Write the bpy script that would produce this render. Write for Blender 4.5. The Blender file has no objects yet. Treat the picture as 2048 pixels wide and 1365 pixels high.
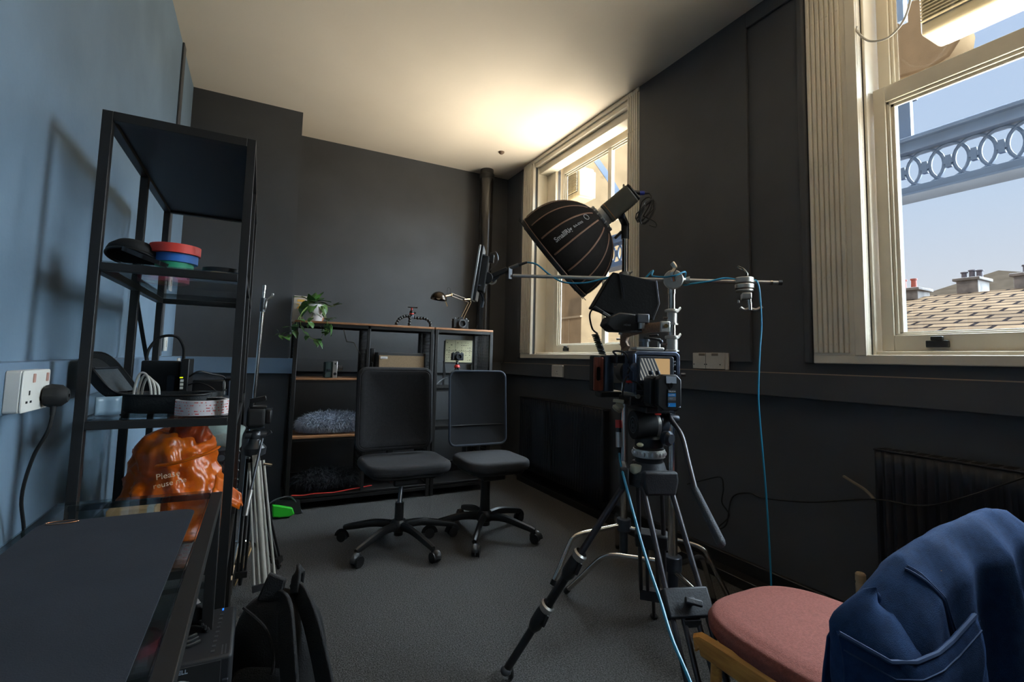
import bpy, bmesh, math, random
from mathutils import Vector, Matrix
random.seed(7)
V = Vector
scn = bpy.context.scene
COL = scn.collection

# ------------------------------------------------------------------ camera
CAMZ = 1.10
yaw, pit, rol = .4772, .08088, .02404
_f = V((math.sin(yaw)*math.cos(pit), math.cos(yaw)*math.cos(pit), math.sin(pit)))
_r = V((math.cos(yaw), -math.sin(yaw), 0)); _u = _r.cross(_f)
CR = math.cos(rol)*_r + math.sin(rol)*_u
CU = -math.sin(rol)*_r + math.cos(rol)*_u
cd = bpy.data.cameras.new('camera'); cam = bpy.data.objects.new('camera', cd); COL.objects.link(cam)
cam.matrix_world = Matrix(((CR.x, CU.x, -_f.x, 0), (CR.y, CU.y, -_f.y, 0), (CR.z, CU.z, -_f.z, CAMZ), (0, 0, 0, 1)))
cd.sensor_width = 36; cd.lens = 36*968.5/2048
cd.shift_x = (1024-1020.6)/2048; cd.shift_y = (640.6-682.5)/2048
cd.clip_start = .05; cd.clip_end = 200
scn.camera = cam

# ------------------------------------------------------------------ light
scn.view_settings.view_transform = 'Standard'; scn.view_settings.look = 'None'
scn.view_settings.gamma = 1; scn.view_settings.use_curve_mapping = False
scn.view_settings.exposure = 0.0
scn.cycles.use_denoising = True
scn.cycles.max_bounces = 10; scn.cycles.diffuse_bounces = 5; scn.cycles.transparent_max_bounces = 16
scn.cycles.sample_clamp_indirect = 6
w = bpy.data.worlds.new('sky'); scn.world = w; w.use_nodes = True
nt = w.node_tree; nt.nodes.clear()
o_ = nt.nodes.new('ShaderNodeOutputWorld'); bg = nt.nodes.new('ShaderNodeBackground')
tc = nt.nodes.new('ShaderNodeTexCoord'); sx = nt.nodes.new('ShaderNodeSeparateXYZ'); rp = nt.nodes.new('ShaderNodeValToRGB')
nt.links.new(tc.outputs['Generated'], sx.inputs[0]); nt.links.new(sx.outputs['Z'], rp.inputs[0])
e = rp.color_ramp.elements
e[0].position = 0.0; e[0].color = (.82, .79, .82, 1)
e[1].position = .28; e[1].color = (.58, .71, .92, 1)
x = e.new(.08); x.color = (.76, .77, .83, 1)
x = e.new(.75); x.color = (.40, .58, .95, 1)
nt.links.new(rp.outputs[0], bg.inputs[0]); bg.inputs[1].default_value = 1.0
nt.links.new(bg.outputs[0], o_.inputs[0])

def sun(name, direction, strength, color, angle):
    l = bpy.data.lights.new(name, 'SUN'); l.energy = strength; l.color = color; l.angle = math.radians(angle)
    o = bpy.data.objects.new(name, l); COL.objects.link(o)
    o.rotation_euler = V(direction).to_track_quat('-Z', 'Y').to_euler(); o.location = (6, 2, 8)
    return o
def area(name, loc, direction, sx_, sy_, watts, color, spread):
    l = bpy.data.lights.new(name, 'AREA'); l.shape = 'RECTANGLE'; l.size = sx_; l.size_y = sy_; l.energy = watts; l.color = color; l.spread = math.radians(spread)
    o = bpy.data.objects.new(name, l); COL.objects.link(o); o.location = loc
    o.rotation_euler = V(direction).to_track_quat('-Z', 'Y').to_euler(); return o
sun('sky_daylight', (-.85, -.03, -.50), 78, (.74, .88, 1.0), 110)
# light thrown up from the sunlit paving below the windows
area('pavement_bounce', (4.0, 1.0, -.9), (-.56, .04, .83), 10.0, 2.6, 1050, (1.0, .89, .74), 120)
area('street_bounce', (6.4, 1.0, .0), (-.86, .0, .5), 9.0, 3.0, 560, (1.0, .89, .74), 120)
sun('afternoon_sun', (.62, .25, -.74), 1.6, (1.0, .90, .74), 1)

# ------------------------------------------------------------------ materials
def lin(c):
    c = c/255.0
    return c/12.92 if c <= .04045 else ((c+.055)/1.055)**2.4
def mat(name, rgb, rough=.6, metal=0., var=0., vscale=30., bump=0., bscale=200., spec=.5, rgb2=None, trans=0., sheen=0., coat=0., emit=0., stretch=None):
    m = bpy.data.materials.new(name); m.use_nodes = True
    n = m.node_tree; b = n.nodes['Principled BSDF']
    c = tuple(lin(k) for k in rgb)
    b.inputs['Base Color'].default_value = (*c, 1); b.inputs['Roughness'].default_value = rough
    b.inputs['Metallic'].default_value = metal; b.inputs['Specular IOR Level'].default_value = spec
    if sheen: b.inputs['Sheen Weight'].default_value = sheen
    if coat: b.inputs['Coat Weight'].default_value = coat
    if trans: b.inputs['Transmission Weight'].default_value = trans
    if emit:
        b.inputs['Emission Color'].default_value = (*c, 1); b.inputs['Emission Strength'].default_value = emit
    t = n.nodes.new('ShaderNodeTexCoord'); src = t.outputs['Object']
    if stretch:
        mp = n.nodes.new('ShaderNodeMapping'); mp.inputs['Scale'].default_value = stretch
        n.links.new(src, mp.inputs[0]); src = mp.outputs[0]
    if var or rgb2:
        no = n.nodes.new('ShaderNodeTexNoise'); no.inputs['Scale'].default_value = vscale; no.inputs['Detail'].default_value = 5
        n.links.new(src, no.inputs['Vector'])
        r = n.nodes.new('ShaderNodeValToRGB'); n.links.new(no.outputs['Fac'], r.inputs[0])
        c2 = tuple(lin(k) for k in rgb2) if rgb2 else tuple(min(1, k*(1+var)) for k in c)
        c1 = c if rgb2 else tuple(k*(1-var) for k in c)
        r.color_ramp.elements[0].position = .35; r.color_ramp.elements[0].color = (*c1, 1)
        r.color_ramp.elements[1].position = .65; r.color_ramp.elements[1].color = (*c2, 1)
        n.links.new(r.outputs[0], b.inputs['Base Color'])
    if bump:
        no = n.nodes.new('ShaderNodeTexNoise'); no.inputs['Scale'].default_value = bscale; no.inputs['Detail'].default_value = 4
        n.links.new(src, no.inputs['Vector'])
        bp = n.nodes.new('ShaderNodeBump'); bp.inputs['Strength'].default_value = bump; bp.inputs['Distance'].default_value = .01
        n.links.new(no.outputs['Fac'], bp.inputs['Height']); n.links.new(bp.outputs[0], b.inputs['Normal'])
    return m
def glass(name, tint=(.93, .97, .97), refl=.03):
    m = bpy.data.materials.new(name); m.use_nodes = True; n = m.node_tree; n.nodes.clear()
    o = n.nodes.new('ShaderNodeOutputMaterial'); mx = n.nodes.new('ShaderNodeMixShader')
    t = n.nodes.new('ShaderNodeBsdfTransparent'); g = n.nodes.new('ShaderNodeBsdfGlossy'); f = n.nodes.new('ShaderNodeLayerWeight')
    t.inputs[0].default_value = (*tint, 1); g.inputs['Roughness'].default_value = .01; f.inputs[0].default_value = .5
    p5 = n.nodes.new('ShaderNodeMath'); p5.operation = 'POWER'; p5.inputs[1].default_value = 5
    ma = n.nodes.new('ShaderNodeMath'); ma.operation = 'MULTIPLY_ADD'; ma.inputs[1].default_value = 1-refl; ma.inputs[2].default_value = refl
    n.links.new(f.outputs['Facing'], p5.inputs[0]); n.links.new(p5.outputs[0], ma.inputs[0])
    n.links.new(ma.outputs[0], mx.inputs[0]); n.links.new(t.outputs[0], mx.inputs[1]); n.links.new(g.outputs[0], mx.inputs[2])
    n.links.new(mx.outputs[0], o.inputs[0]); return m
def masonry(name, c1, c2, mortar, bw, bh, msize=.012, scale=1., rough=.85, axis='YZ', offset=.5):
    m = bpy.data.materials.new(name); m.use_nodes = True; n = m.node_tree; b = n.nodes['Principled BSDF']
    t = n.nodes.new('ShaderNodeTexCoord'); s = n.nodes.new('ShaderNodeSeparateXYZ'); c = n.nodes.new('ShaderNodeCombineXYZ')
    n.links.new(t.outputs['Object'], s.inputs[0]); n.links.new(s.outputs[axis[0]], c.inputs[0]); n.links.new(s.outputs[axis[1]], c.inputs[1])
    k = n.nodes.new('ShaderNodeTexBrick'); n.links.new(c.outputs[0], k.inputs['Vector'])
    k.inputs['Color1'].default_value = (*[lin(q) for q in c1], 1); k.inputs['Color2'].default_value = (*[lin(q) for q in c2], 1)
    k.inputs['Mortar'].default_value = (*[lin(q) for q in mortar], 1); k.inputs['Scale'].default_value = scale
    k.inputs['Brick Width'].default_value = bw; k.inputs['Row Height'].default_value = bh; k.inputs['Mortar Size'].default_value = msize
    k.offset = offset
    no = n.nodes.new('ShaderNodeTexNoise'); no.inputs['Scale'].default_value = 3; n.links.new(t.outputs['Object'], no.inputs['Vector'])
    mx = n.nodes.new('ShaderNodeMixRGB'); mx.blend_type = 'MULTIPLY'; mx.inputs[0].default_value = .5
    n.links.new(k.outputs['Color'], mx.inputs[1]); n.links.new(no.outputs['Fac'], mx.inputs[2]); n.links.new(mx.outputs[0], b.inputs['Base Color'])
    b.inputs['Roughness'].default_value = rough; b.inputs['Specular IOR Level'].default_value = 0; return m

M = {}
M['wall'] = mat('blue_wall_paint', (116, 137, 156), .6, spec=.3, var=.10, vscale=2.5, bump=.05, bscale=60)
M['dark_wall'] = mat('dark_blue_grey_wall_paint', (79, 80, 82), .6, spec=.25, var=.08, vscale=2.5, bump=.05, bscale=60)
M['trim_blue'] = mat('blue_trim_paint', (108, 128, 148), .4, var=.05, vscale=4)
M['ceiling'] = mat('ceiling_paint', (226, 214, 196), .8, var=.03, vscale=1.5, bump=.06, bscale=30)
M['cream'] = mat('cream_gloss_paint', (222, 212, 192), .38, var=.05, vscale=6)
M['carpet'] = mat('charcoal_carpet', (58, 57, 56), .95, rgb2=(98, 97, 96), vscale=170, bump=.8, bscale=220, spec=.1)
M['black_metal'] = mat('black_powder_metal', (26, 24, 23), .45, var=.1, vscale=40)
M['black'] = mat('black_plastic', (19, 19, 20), .42, var=.12, vscale=30)
M['matte_black'] = mat('matte_black', (15, 15, 16), .8, var=.15, vscale=40)
M['grey_metal'] = mat('grey_metal', (96, 98, 102), .35, metal=.8, var=.08, vscale=30)
M['chrome'] = mat('chrome', (205, 200, 192), .18, metal=1., var=.05, vscale=20)
M['silver'] = mat('satin_aluminium', (185, 182, 176), .38, metal=.9, var=.06, vscale=30)
M['bright_alloy'] = mat('bright_painted_alloy', (206, 202, 192), .4, metal=.25, var=.04, vscale=30)
M['gunmetal'] = mat('dark_anodised_metal', (62, 66, 74), .35, metal=.7, var=.1, vscale=30)
M['glass'] = glass('window_glass', (.97, .985, .98))
M['shelf_glass'] = glass('shelf_glass', (.86, .91, .91), .05)
M['white'] = mat('white_plastic', (218, 214, 206), .4, var=.03, vscale=10)
M['off_white'] = mat('off_white_plastic', (190, 184, 172), .45, var=.05, vscale=10)
M['rubber'] = mat('black_rubber', (17, 17, 17), .7, var=.1, vscale=40)
M['wood'] = mat('brown_wood', (172, 122, 84), .5, rgb2=(138, 92, 60), vscale=14, stretch=(1, 12, 12))
M['red'] = mat('red_plastic', (186, 42, 34), .45, var=.06)

# ------------------------------------------------------------------ mesh tools
def rot_to(d):
    d = V(d).normalized()
    return d.to_track_quat('Z', 'Y').to_matrix()
def frame_of(d, up=(0, 0, 1)):
    z = V(d).normalized(); u = V(up)
    if abs(z.dot(u)) > .98: u = V((0, 1, 0))
    x = u.cross(z).normalized(); y = z.cross(x)
    return x, y, z
def rrect(w, h, r, n=5):
    pts = []
    for cx, cy, a0 in ((w/2-r, h/2-r, 0), (-w/2+r, h/2-r, 90), (-w/2+r, -h/2+r, 180), (w/2-r, -h/2+r, 270)):
        for i in range(n+1):
            a = math.radians(a0+90*i/n); pts.append((cx+r*math.cos(a), cy+r*math.sin(a)))
    return pts
def smooth_path(pts, k=8):
    P = [V(p) for p in pts]; out = []
    for i in range(len(P)-1):
        p0 = P[max(i-1, 0)]; p1 = P[i]; p2 = P[i+1]; p3 = P[min(i+2, len(P)-1)]
        for j in range(k):
            t = j/k
            out.append(.5*((2*p1)+(p2-p0)*t+(2*p0-5*p1+4*p2-p3)*t*t+(3*p1-p0-3*p2+p3)*t**3))
    out.append(P[-1]); return out
MAT = {}
class MB:
    def __init__(s): s.v = []; s.f = []
    def add(s, vs, fs):
        b = len(s.v); s.v += [V(p) for p in vs]; s.f += [tuple(i+b for i in f) for f in fs]; return s
    def box(s, c, d, R=None):
        hx, hy, hz = d[0]/2, d[1]/2, d[2]/2
        vs = [V((x, y, z)) for x in (-hx, hx) for y in (-hy, hy) for z in (-hz, hz)]
        if R is not None: vs = [R @ p for p in vs]
        c = V(c)
        return s.add([p+c for p in vs], [(0, 1, 3, 2), (4, 6, 7, 5), (0, 4, 5, 1), (2, 3, 7, 6), (0, 2, 6, 4), (1, 5, 7, 3)])
    def bx(s, a, b):
        a = V(a); b = V(b); return s.box((a+b)/2, [abs(q) for q in (b-a)])
    def bar(s, a, b, w, h, up=(0, 0, 1)):
        a = V(a); b = V(b); x, y, z = frame_of(b-a, up)
        R = Matrix((x, y, z)).transposed(); return s.box((a+b)/2, (w, h, (b-a).length), R)
    def cyl(s, a, b, r0, r1=None, n=16, cap=True):
        r1 = r0 if r1 is None else r1
        a = V(a); b = V(b); x, y, z = frame_of(b-a); vs = []; fs = []
        for p, r in ((a, r0), (b, r1)):
            for i in range(n):
                t = 2*math.pi*i/n; vs.append(p+x*(r*math.cos(t))+y*(r*math.sin(t)))
        fs = [(i, (i+1) % n, n+(i+1) % n, n+i) for i in range(n)]
        if cap: fs += [tuple(range(n-1, -1, -1)), tuple(range(n, 2*n))]
        return s.add(vs, fs)
    def tube(s, pts, r, n=10, smooth=0, closed=False, sc=(1, 1), up=None):
        P = smooth_path(pts, smooth) if smooth else [V(p) for p in pts]
        if closed and smooth: P = P[:-1] if (P[0]-P[-1]).length < 1e-6 else P
        N = len(P); vs = []; fs = []
        T = []
        for i in range(N):
            a = P[i-1] if (i > 0 or closed) else P[i]; b = P[(i+1) % N] if (i < N-1 or closed) else P[i]
            d = b-a; T.append(d.normalized() if d.length > 1e-9 else V((0, 0, 1)))
        x, y, z = frame_of(T[0], up or (0, 0, 1))
        for i in range(N):
            if i:
                q = T[i-1].rotation_difference(T[i]); x = q @ x
                x = (x-T[i]*x.dot(T[i])).normalized()
            y = T[i].cross(x)
            rr = r(i/(N-1)) if callable(r) else r
            for k in range(n):
                t = 2*math.pi*k/n; vs.append(P[i]+x*(rr*sc[0]*math.cos(t))+y*(rr*sc[1]*math.sin(t)))
        for i in range(N if closed else N-1):
            j = (i+1) % N
            for k in range(n): fs.append((i*n+k, i*n+(k+1) % n, j*n+(k+1) % n, j*n+k))
        if not closed: fs += [tuple(range(n-1, -1, -1)), tuple(range((N-1)*n, N*n))]
        return s.add(vs, fs)
    def lathe(s, prof, o=(0, 0, 0), axis=(0, 0, 1), n=24, cap=False, sxy=(1, 1)):
        x, y, z = frame_of(axis); o = V(o); vs = []; fs = []
        for r, h in prof:
            for i in range(n):
                t = 2*math.pi*i/n; vs.append(o+z*h+x*(r*sxy[0]*math.cos(t))+y*(r*sxy[1]*math.sin(t)))
        for a in range(len(prof)-1):
            for i in range(n): fs.append((a*n+i, a*n+(i+1) % n, (a+1)*n+(i+1) % n, (a+1)*n+i))
        if cap:
            fs += [tuple(range(n-1, -1, -1)), tuple(range((len(prof)-1)*n, len(prof)*n))]
        return s.add(vs, fs)
    def ball(s, c, r, sc=(1, 1, 1), n=14, R=None):
        vs = []; fs = []; m = n//2; c = V(c)
        for a in range(m+1):
            p = math.pi*a/m
            for i in range(n):
                t = 2*math.pi*i/n
                q = V((r*sc[0]*math.sin(p)*math.cos(t), r*sc[1]*math.sin(p)*math.sin(t), r*sc[2]*math.cos(p)))
                vs.append(c+(R @ q if R is not None else q))
        for a in range(m):
            for i in range(n): fs.append((a*n+i, a*n+(i+1) % n, (a+1)*n+(i+1) % n, (a+1)*n+i))
        return s.add(vs, fs)
    def prism(s, poly, o, u, v, t):
        o = V(o); u = V(u).normalized(); v = V(v).normalized(); nn = u.cross(v)*t; N = len(poly)
        vs = [o+u*a+v*b for a, b in poly]; vs += [p+nn for p in vs]
        fs = [tuple(range(N-1, -1, -1)), tuple(range(N, 2*N))]+[(i, (i+1) % N, N+(i+1) % N, N+i) for i in range(N)]
        return s.add(vs, fs)
    def ring(s, poly_out, poly_in, o, u, v, t):
        o = V(o); u = V(u).normalized(); v = V(v).normalized(); nn = u.cross(v)*t; N = len(poly_out)
        A = [o+u*a+v*b for a, b in poly_out]; B = [o+u*a+v*b for a, b in poly_in]
        vs = A+B+[p+nn for p in A]+[p+nn for p in B]; fs = []
        for i in range(N):
            j = (i+1) % N
            fs += [(i, j, N+j, N+i), (2*N+i, 3*N+i, 3*N+j, 2*N+j), (i, 2*N+i, 2*N+j, j), (N+i, N+j, 3*N+j, 3*N+i)]
        return s.add(vs, fs)
    def torus(s, c, axis, R, r, n=28, k=8, sxy=(1, 1)):
        x, y, z = frame_of(axis); c = V(c)
        return s.tube([c+x*(R*sxy[0]*math.cos(2*math.pi*i/n))+y*(R*sxy[1]*math.sin(2*math.pi*i/n)) for i in range(n)], r, k, closed=True)
    def sheet(s, fn, nu, nv, closed_u=False):
        vs = [V(fn(i/(nu-(0 if closed_u else 1)), j/(nv-1))) for j in range(nv) for i in range(nu)]; fs = []
        for j in range(nv-1):
            for i in range(nu if closed_u else nu-1):
                fs.append((j*nu+i, j*nu+(i+1) % nu, (j+1)*nu+(i+1) % nu, (j+1)*nu+i))
        return s.add(vs, fs)
    def build(s, name, m, parent=None, smooth=True, bevel=0., seg=2, world=True, solid=0., sub=0, ang=38):
        vs = s.v
        root = None
        if parent is not None and world:
            root = MAT.get(parent.name)
            if root is not None:
                inv = root.inverted(); vs = [inv @ p for p in vs]
        me = bpy.data.meshes.new(name); me.from_pydata([tuple(p) for p in vs], [], s.f)
        bm = bmesh.new(); bm.from_mesh(me); bmesh.ops.recalc_face_normals(bm, faces=bm.faces); bm.to_mesh(me); bm.free()
        if smooth:
            me.polygons.foreach_set('use_smooth', [True]*len(me.polygons))
            me.set_sharp_from_angle(angle=math.radians(ang))
        me.materials.append(m if not isinstance(m, str) else M[m])
        o = bpy.data.objects.new(name, me); COL.objects.link(o)
        if parent is not None:
            o.parent = parent
            if root is not None: MAT[o.name] = root
        if solid:
            q = o.modifiers.new('solid', 'SOLIDIFY'); q.thickness = solid; q.offset = 0
        if bevel:
            q = o.modifiers.new('bevel', 'BEVEL'); q.width = bevel; q.segments = seg; q.limit_method = 'ANGLE'; q.angle_limit = math.radians(40)
        if sub:
            q = o.modifiers.new('sub', 'SUBSURF'); q.levels = sub; q.render_levels = sub
        return o
def tag(o, label=None, cat=None, group=None, kind=None):
    if label: o['label'] = label
    if cat: o['category'] = cat
    if group: o['group'] = group
    if kind: o['kind'] = kind
    return o
def thing(name, label, cat, loc=(0, 0, 0), rz=0., group=None):
    o = bpy.data.objects.new(name, None); COL.objects.link(o); o.empty_display_size = .05
    o.location = loc; o.rotation_euler = (0, 0, rz)
    MAT[o.name] = Matrix.Translation(V(loc)) @ Matrix.Rotation(rz, 4, 'Z')
    return tag(o, label, cat, group)
def struct(name, mb, m, parent=None, **k):
    o = mb.build(name, m, parent, **k)
    if parent is None: o['kind'] = 'structure'
    return o
def text(name, string, size, origin, u, v, m, parent, depth=.0006, align='LEFT', bold=False):
    cu = bpy.data.curves.new(name, 'FONT'); cu.body = string; cu.size = size; cu.extrude = depth; cu.align_x = align; cu.resolution_u = 3
    if bold: cu.offset = size*.018
    tmp = bpy.data.objects.new(name, cu); COL.objects.link(tmp)
    me = bpy.data.meshes.new_from_object(tmp.evaluated_get(bpy.context.evaluated_depsgraph_get()))
    bpy.data.objects.remove(tmp)
    u = V(u).normalized(); v = (V(v)-u*V(v).dot(u)).normalized(); n = u.cross(v); o = V(origin)
    inv = MAT[parent.name].inverted() if parent is not None and parent.name in MAT else Matrix()
    for q in me.vertices:
        p = q.co.copy(); q.co = inv @ (o+u*p.x+v*p.y+n*p.z)
    me.materials.clear(); me.materials.append(M[m] if isinstance(m, str) else m)
    ob = bpy.data.objects.new(name, me); COL.objects.link(ob); ob.parent = parent
    return ob

# ------------------------------------------------------------------ room shell
XL, XR, YB, ZC = -.53, 2.27, 4.52, 3.02
YN = -1.6
WT = .32
struct('floor', MB().bx((XL-.4, YN-.3, -.2), (XR+WT, YB+.3, 0)), 'carpet')
struct('ceiling', MB().bx((XL-.4, YN-.3, ZC), (XR+WT, YB+.3, ZC+.3)), 'ceiling')
struct('wall_left', MB().bx((XL-.3, YN-.3, 0), (XL, YB+.3, ZC)), 'wall')
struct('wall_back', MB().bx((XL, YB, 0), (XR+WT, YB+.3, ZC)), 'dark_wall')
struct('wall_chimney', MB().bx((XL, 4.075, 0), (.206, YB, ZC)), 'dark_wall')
# rear wall of the room, behind the photographer, with a wide opening to the next room
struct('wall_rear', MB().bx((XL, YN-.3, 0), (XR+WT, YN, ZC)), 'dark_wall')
# window wall: (y_far, y_near, opening far, opening near)
WZ0, WZ1 = 1.15, 2.96
W1 = dict(f=4.13, n=2.48, of=3.93, on=2.60)
W2 = dict(f=1.33, n=-.32, of=1.11, on=-.12)
mb = MB()
for a, b in ((YB, W1['of']), (W1['on'], W2['of']), (W2['on'], YN-.3)):
    mb.bx((XR, b, 0), (XR+WT, a, ZC))
for q in (W1, W2):
    mb.bx((XR, q['on'], 0), (XR+WT, q['of'], WZ0)); mb.bx((XR, q['on'], WZ1), (XR+WT, q['of'], ZC))
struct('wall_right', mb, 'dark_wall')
# raised panel moulding on the pier between the windows, and beads beside the architraves
mb = MB().bx((XR-.018, 1.65, 1.115), (XR, 2.478, ZC)).bx((XR-.018, 1.33, 2.93), (XR, 1.65, ZC))
struct('trim_1', mb, 'dark_wall', bevel=.004)
struct('trim_2', MB().bx((XR-.03, 1.333, 1.115), (XR, 1.372, 2.93)), 'dark_wall', bevel=.012, seg=3)
struct('trim_3', MB().bx((XR-.03, 4.133, 1.115), (XR, 4.18, 2.98)), 'dark_wall', bevel=.01, seg=3)
struct('trim_4', MB().bx((XL, 3.50, 1.07), (XL+.012, 3.575, ZC)), 'dark_wall', bevel=.004)
# dado bands
struct('trim_right', MB().bx((XR-.05, YN, .953), (XR, YB, 1.067)), 'dark_wall', bevel=.003)
struct('trim_left', MB().bx((XL, YN, .953), (XL+.055, 4.075, 1.067)), 'trim_blue', bevel=.003)
struct('trim_chimney', MB().bx((XL+.055, 4.03, .953), (.251, 4.075, 1.067)).bx((.206, 4.075, .953), (.251, YB-.045, 1.067)), 'trim_blue', bevel=.003)
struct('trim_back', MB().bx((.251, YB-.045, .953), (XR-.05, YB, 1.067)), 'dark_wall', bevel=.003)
struct('baseboard_right', MB().bx((XR-.025, YN, 0), (XR, YB, .11)), 'black_metal', bevel=.004)
struct('baseboard_left', MB().bx((XL, YN, 0), (XL+.02, 4.075, .11)), 'trim_blue', bevel=.004)
struct('baseboard_back', MB().bx((.206, YB-.02, 0), (XR-.025, YB, .11)), 'black_metal', bevel=.004)
# pale strip on the window wall band, its top-edge highlight put into the colour
struct('trim_5', MB().bx((XR-.0515, YN, 1.064), (XR-.046, 4.4, 1.0685)), mat('edge_highlight', (150, 130, 112), .6))

def window(idx, q, reveal, face, stile, mull, rail_z):
    root = MB().bx((XR-.02, q['n'], 1.115), (XR+.03, q['f'], WZ0+.004)).build('window_%d' % idx, 'cream', bevel=.004)
    root['kind'] = 'structure'
    of, on = q['of'], q['on']; xs = XR+reveal
    # reeded architraves: flat board with slim vertical slats
    def arch(a, b, nsl, plain):
        mb = MB().bx((XR-.018, a, WZ0), (XR+.02, b, ZC-.003)); lo, hi = min(a, b), max(a, b)
        span = (hi-lo-plain-.012)
        pit_ = span/nsl
        for i in range(nsl):
            y1 = hi-.008-i*pit_; mb.bx((XR-.028, y1-pit_+.006, WZ0+.012), (XR-.016, y1, ZC-.005))
        if plain: mb.bx((XR-.026, lo, WZ0), (XR-.01, lo+plain-.012, ZC-.004))
        mb.build('architrave', 'cream', root, bevel=.0025)
        s = MB()
        for z in (1.20, 1.50, 2.02, 2.72):
            for i in range(nsl):
                y1 = hi-.008-(i+.5)*pit_+.003; s.cyl((XR-.0305, y1, z), (XR-.026, y1, z), .0045, n=8)
        s.build('screw_head', 'cream', root)
    arch(q['f'], of, 7, .055 if idx == 2 else .03)
    arch(on, q['n'], 5, 0)
    # reveal lining, head, frame face
    mb = MB().bx((XR+.021, of, WZ0), (xs+.10, of-.012, WZ1)).bx((XR+.021, on, WZ0), (xs+.10, on+.012, WZ1)).bx((XR-.01, on, WZ1-.012), (xs+.1, of, WZ1+.055))
    mb.bx((XR-.026, q['n'], ZC-.035), (XR+.02, q['f'], ZC-.002))
    mb.bx((XR+.035, on, WZ1-.075), (xs+.02, of, WZ1-.012))
    mb.build('lining', 'cream', root, bevel=.005)
    yf, yn = of-.013-face, on+.013+face
    if face > .02:
        MB().bx((xs, of-.013, WZ0+.005), (xs+.03, yf, WZ1-.012)).bx((xs, on+.013, WZ0+.005), (xs+.03, yn, WZ1-.012)).build('frame_face', 'cream', root, bevel=.004)
    sb = MB().bx((XR+.031, on+.012, WZ0-.005), (xs+.12, of-.012, WZ0+.02)); sb.build('sill', 'cream', root, bevel=.004)
    # lower sash (inner) and upper sash (outer)
    def sash(name, x0, z0, z1, rb, rt):
        g = MB().bx((x0, yf, z0), (x0+.045, yf-stile, z1)).bx((x0, yn, z0), (x0+.045, yn+stile, z1))
        g.bx((x0, yn+stile, z0), (x0+.045, yf-stile, z0+rb)).bx((x0, yn+stile, z1-rt), (x0+.045, yf-stile, z1))
        g.bx((x0+.008, mull-.022, z0+rb), (x0+.04, mull+.022, z1-rt))
        # glazing beads
        for d in (.012, .024):
            g.bx((x0+d, yf-stile, z0+rb), (x0+.029, yf-stile-d, z1-rt)).bx((x0+d, yn+stile, z0+rb), (x0+.029, yn+stile+d, z1-rt))
            g.bx((x0+d, yn+stile, z1-rt), (x0+.029, yf-stile, z1-rt-d)).bx((x0+d, yn+stile, z0+rb), (x0+.029, yf-stile, z0+rb+d*.6))
        so = g.build(name, 'cream', root, bevel=.003)
        MB().bx((x0+.028, yn+stile-.004, z0+rb-.004), (x0+.032, yf-stile+.004, z1-rt+.004)).build('pane', 'glass', so)
        return so
    lo = sash('lower_sash', xs+.004, WZ0+.022, rail_z+.035, .065, .07)
    up = sash('upper_sash', xs+.056, rail_z-.03, WZ1-.02, .06, .09)
    yl = (yf-.22) if idx == 1 else .90
    MB().bx((xs-.016, yl-.035, 1.185), (xs+.004, yl+.035, 1.212)).bx((xs-.02, yl-.02, 1.212), (xs-.004, yl+.018, 1.228)).build('sash_lift', 'black_metal', lo, bevel=.003)
    return root
window(1, W1, .13, .14, .055, 3.06, 2.27)
window(2, W2, .06, .004, .045, .46, 2.28)

# ------------------------------------------------------------------ outside the windows
M['stone'] = mat('sunlit_sandstone', (138, 114, 86), .9, spec=0., var=.10, vscale=3, bump=.2, bscale=40)
M['brick'] = masonry('buff_brick', (134, 104, 68), (120, 92, 60), (108, 88, 64), .225, .075)
M['tiles'] = masonry('stone_roof_tiles', (116, 97, 78), (98, 82, 67), (36, 31, 31), .62, .30, .035, axis='YX')
M['iron'] = mat('blue_grey_painted_iron', (74, 90, 112), .55, var=.08, vscale=6)
M['pane_dark'] = mat('pale_window_panel', (150, 164, 164), .3)
M['vent'] = mat('cream_enamel', (140, 124, 96), .45, var=.06, vscale=8)
M['slot'] = mat('dark_louvre_gap', (46, 42, 38), .8)
M['terracotta'] = mat('terracotta', (150, 74, 62), .8, var=.1, vscale=8)
M['dark_pot'] = mat('sooty_clay', (82, 76, 84), .8, var=.1, vscale=8)

b = thing('tiled_house', 'low house beyond the near window with sunlit stone tiled roof', 'building', (11.5, 2, -4.5))
MB().bx((9.2, -9, -4.5), (19, 6.5, 1.4)).build('wall', 'stone', b)
rf = MB().prism([(8.9, 1.44), (14.0, 2.83), (19.2, 1.44)], (0, 6.65, 0), (1, 0, 0), (0, 0, 1), 16).build('roof', 'tiles', b)
MB().tube([(8.86, 6.65, 1.42), (8.86, -9, 1.42)], .05, 8).build('gutter', 'gunmetal', b)
def stack(x, y0, y1, z0, z1, pots, pm, parent):
    s = MB().bx((x-.3, y0, z0), (x+.3, y1, z1-.06)).bx((x-.36, y0-.05, z1-.07), (x+.36, y1+.05, z1)).build('chimney_stack', mat('sooty_stone', (112, 106, 104), .9, var=.25, vscale=5), parent, bevel=.015)
    for y, h in pots:
        MB().lathe([(.06, 0), (.052, h*.85), (.07, h*.87), (.07, h), (.045, h)], (x, y, z1), n=12, cap=True).build('chimney_pot', pm, s)
stack(14, 5.64, 6.28, 2.6, 3.03, ((6.04, .25), (5.83, .25)), 'terracotta', b)
stack(14.4, 4.69, 5.07, 2.6, 3.19, ((5.02, .17), (4.88, .2), (4.75, .18)), 'dark_pot', b)
stack(14.4, 3.7, 4.12, 2.6, 3.17, ((4.0, .2),), 'dark_pot', b)
b = thing('hipped_house', 'further house with shallow hipped roof rising behind the tiled roof', 'building', (21, 6, -4.5))
MB().bx((20, 2.2, -4.5), (26, 9.4, 3.0)).build('wall', 'stone', b)
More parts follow.
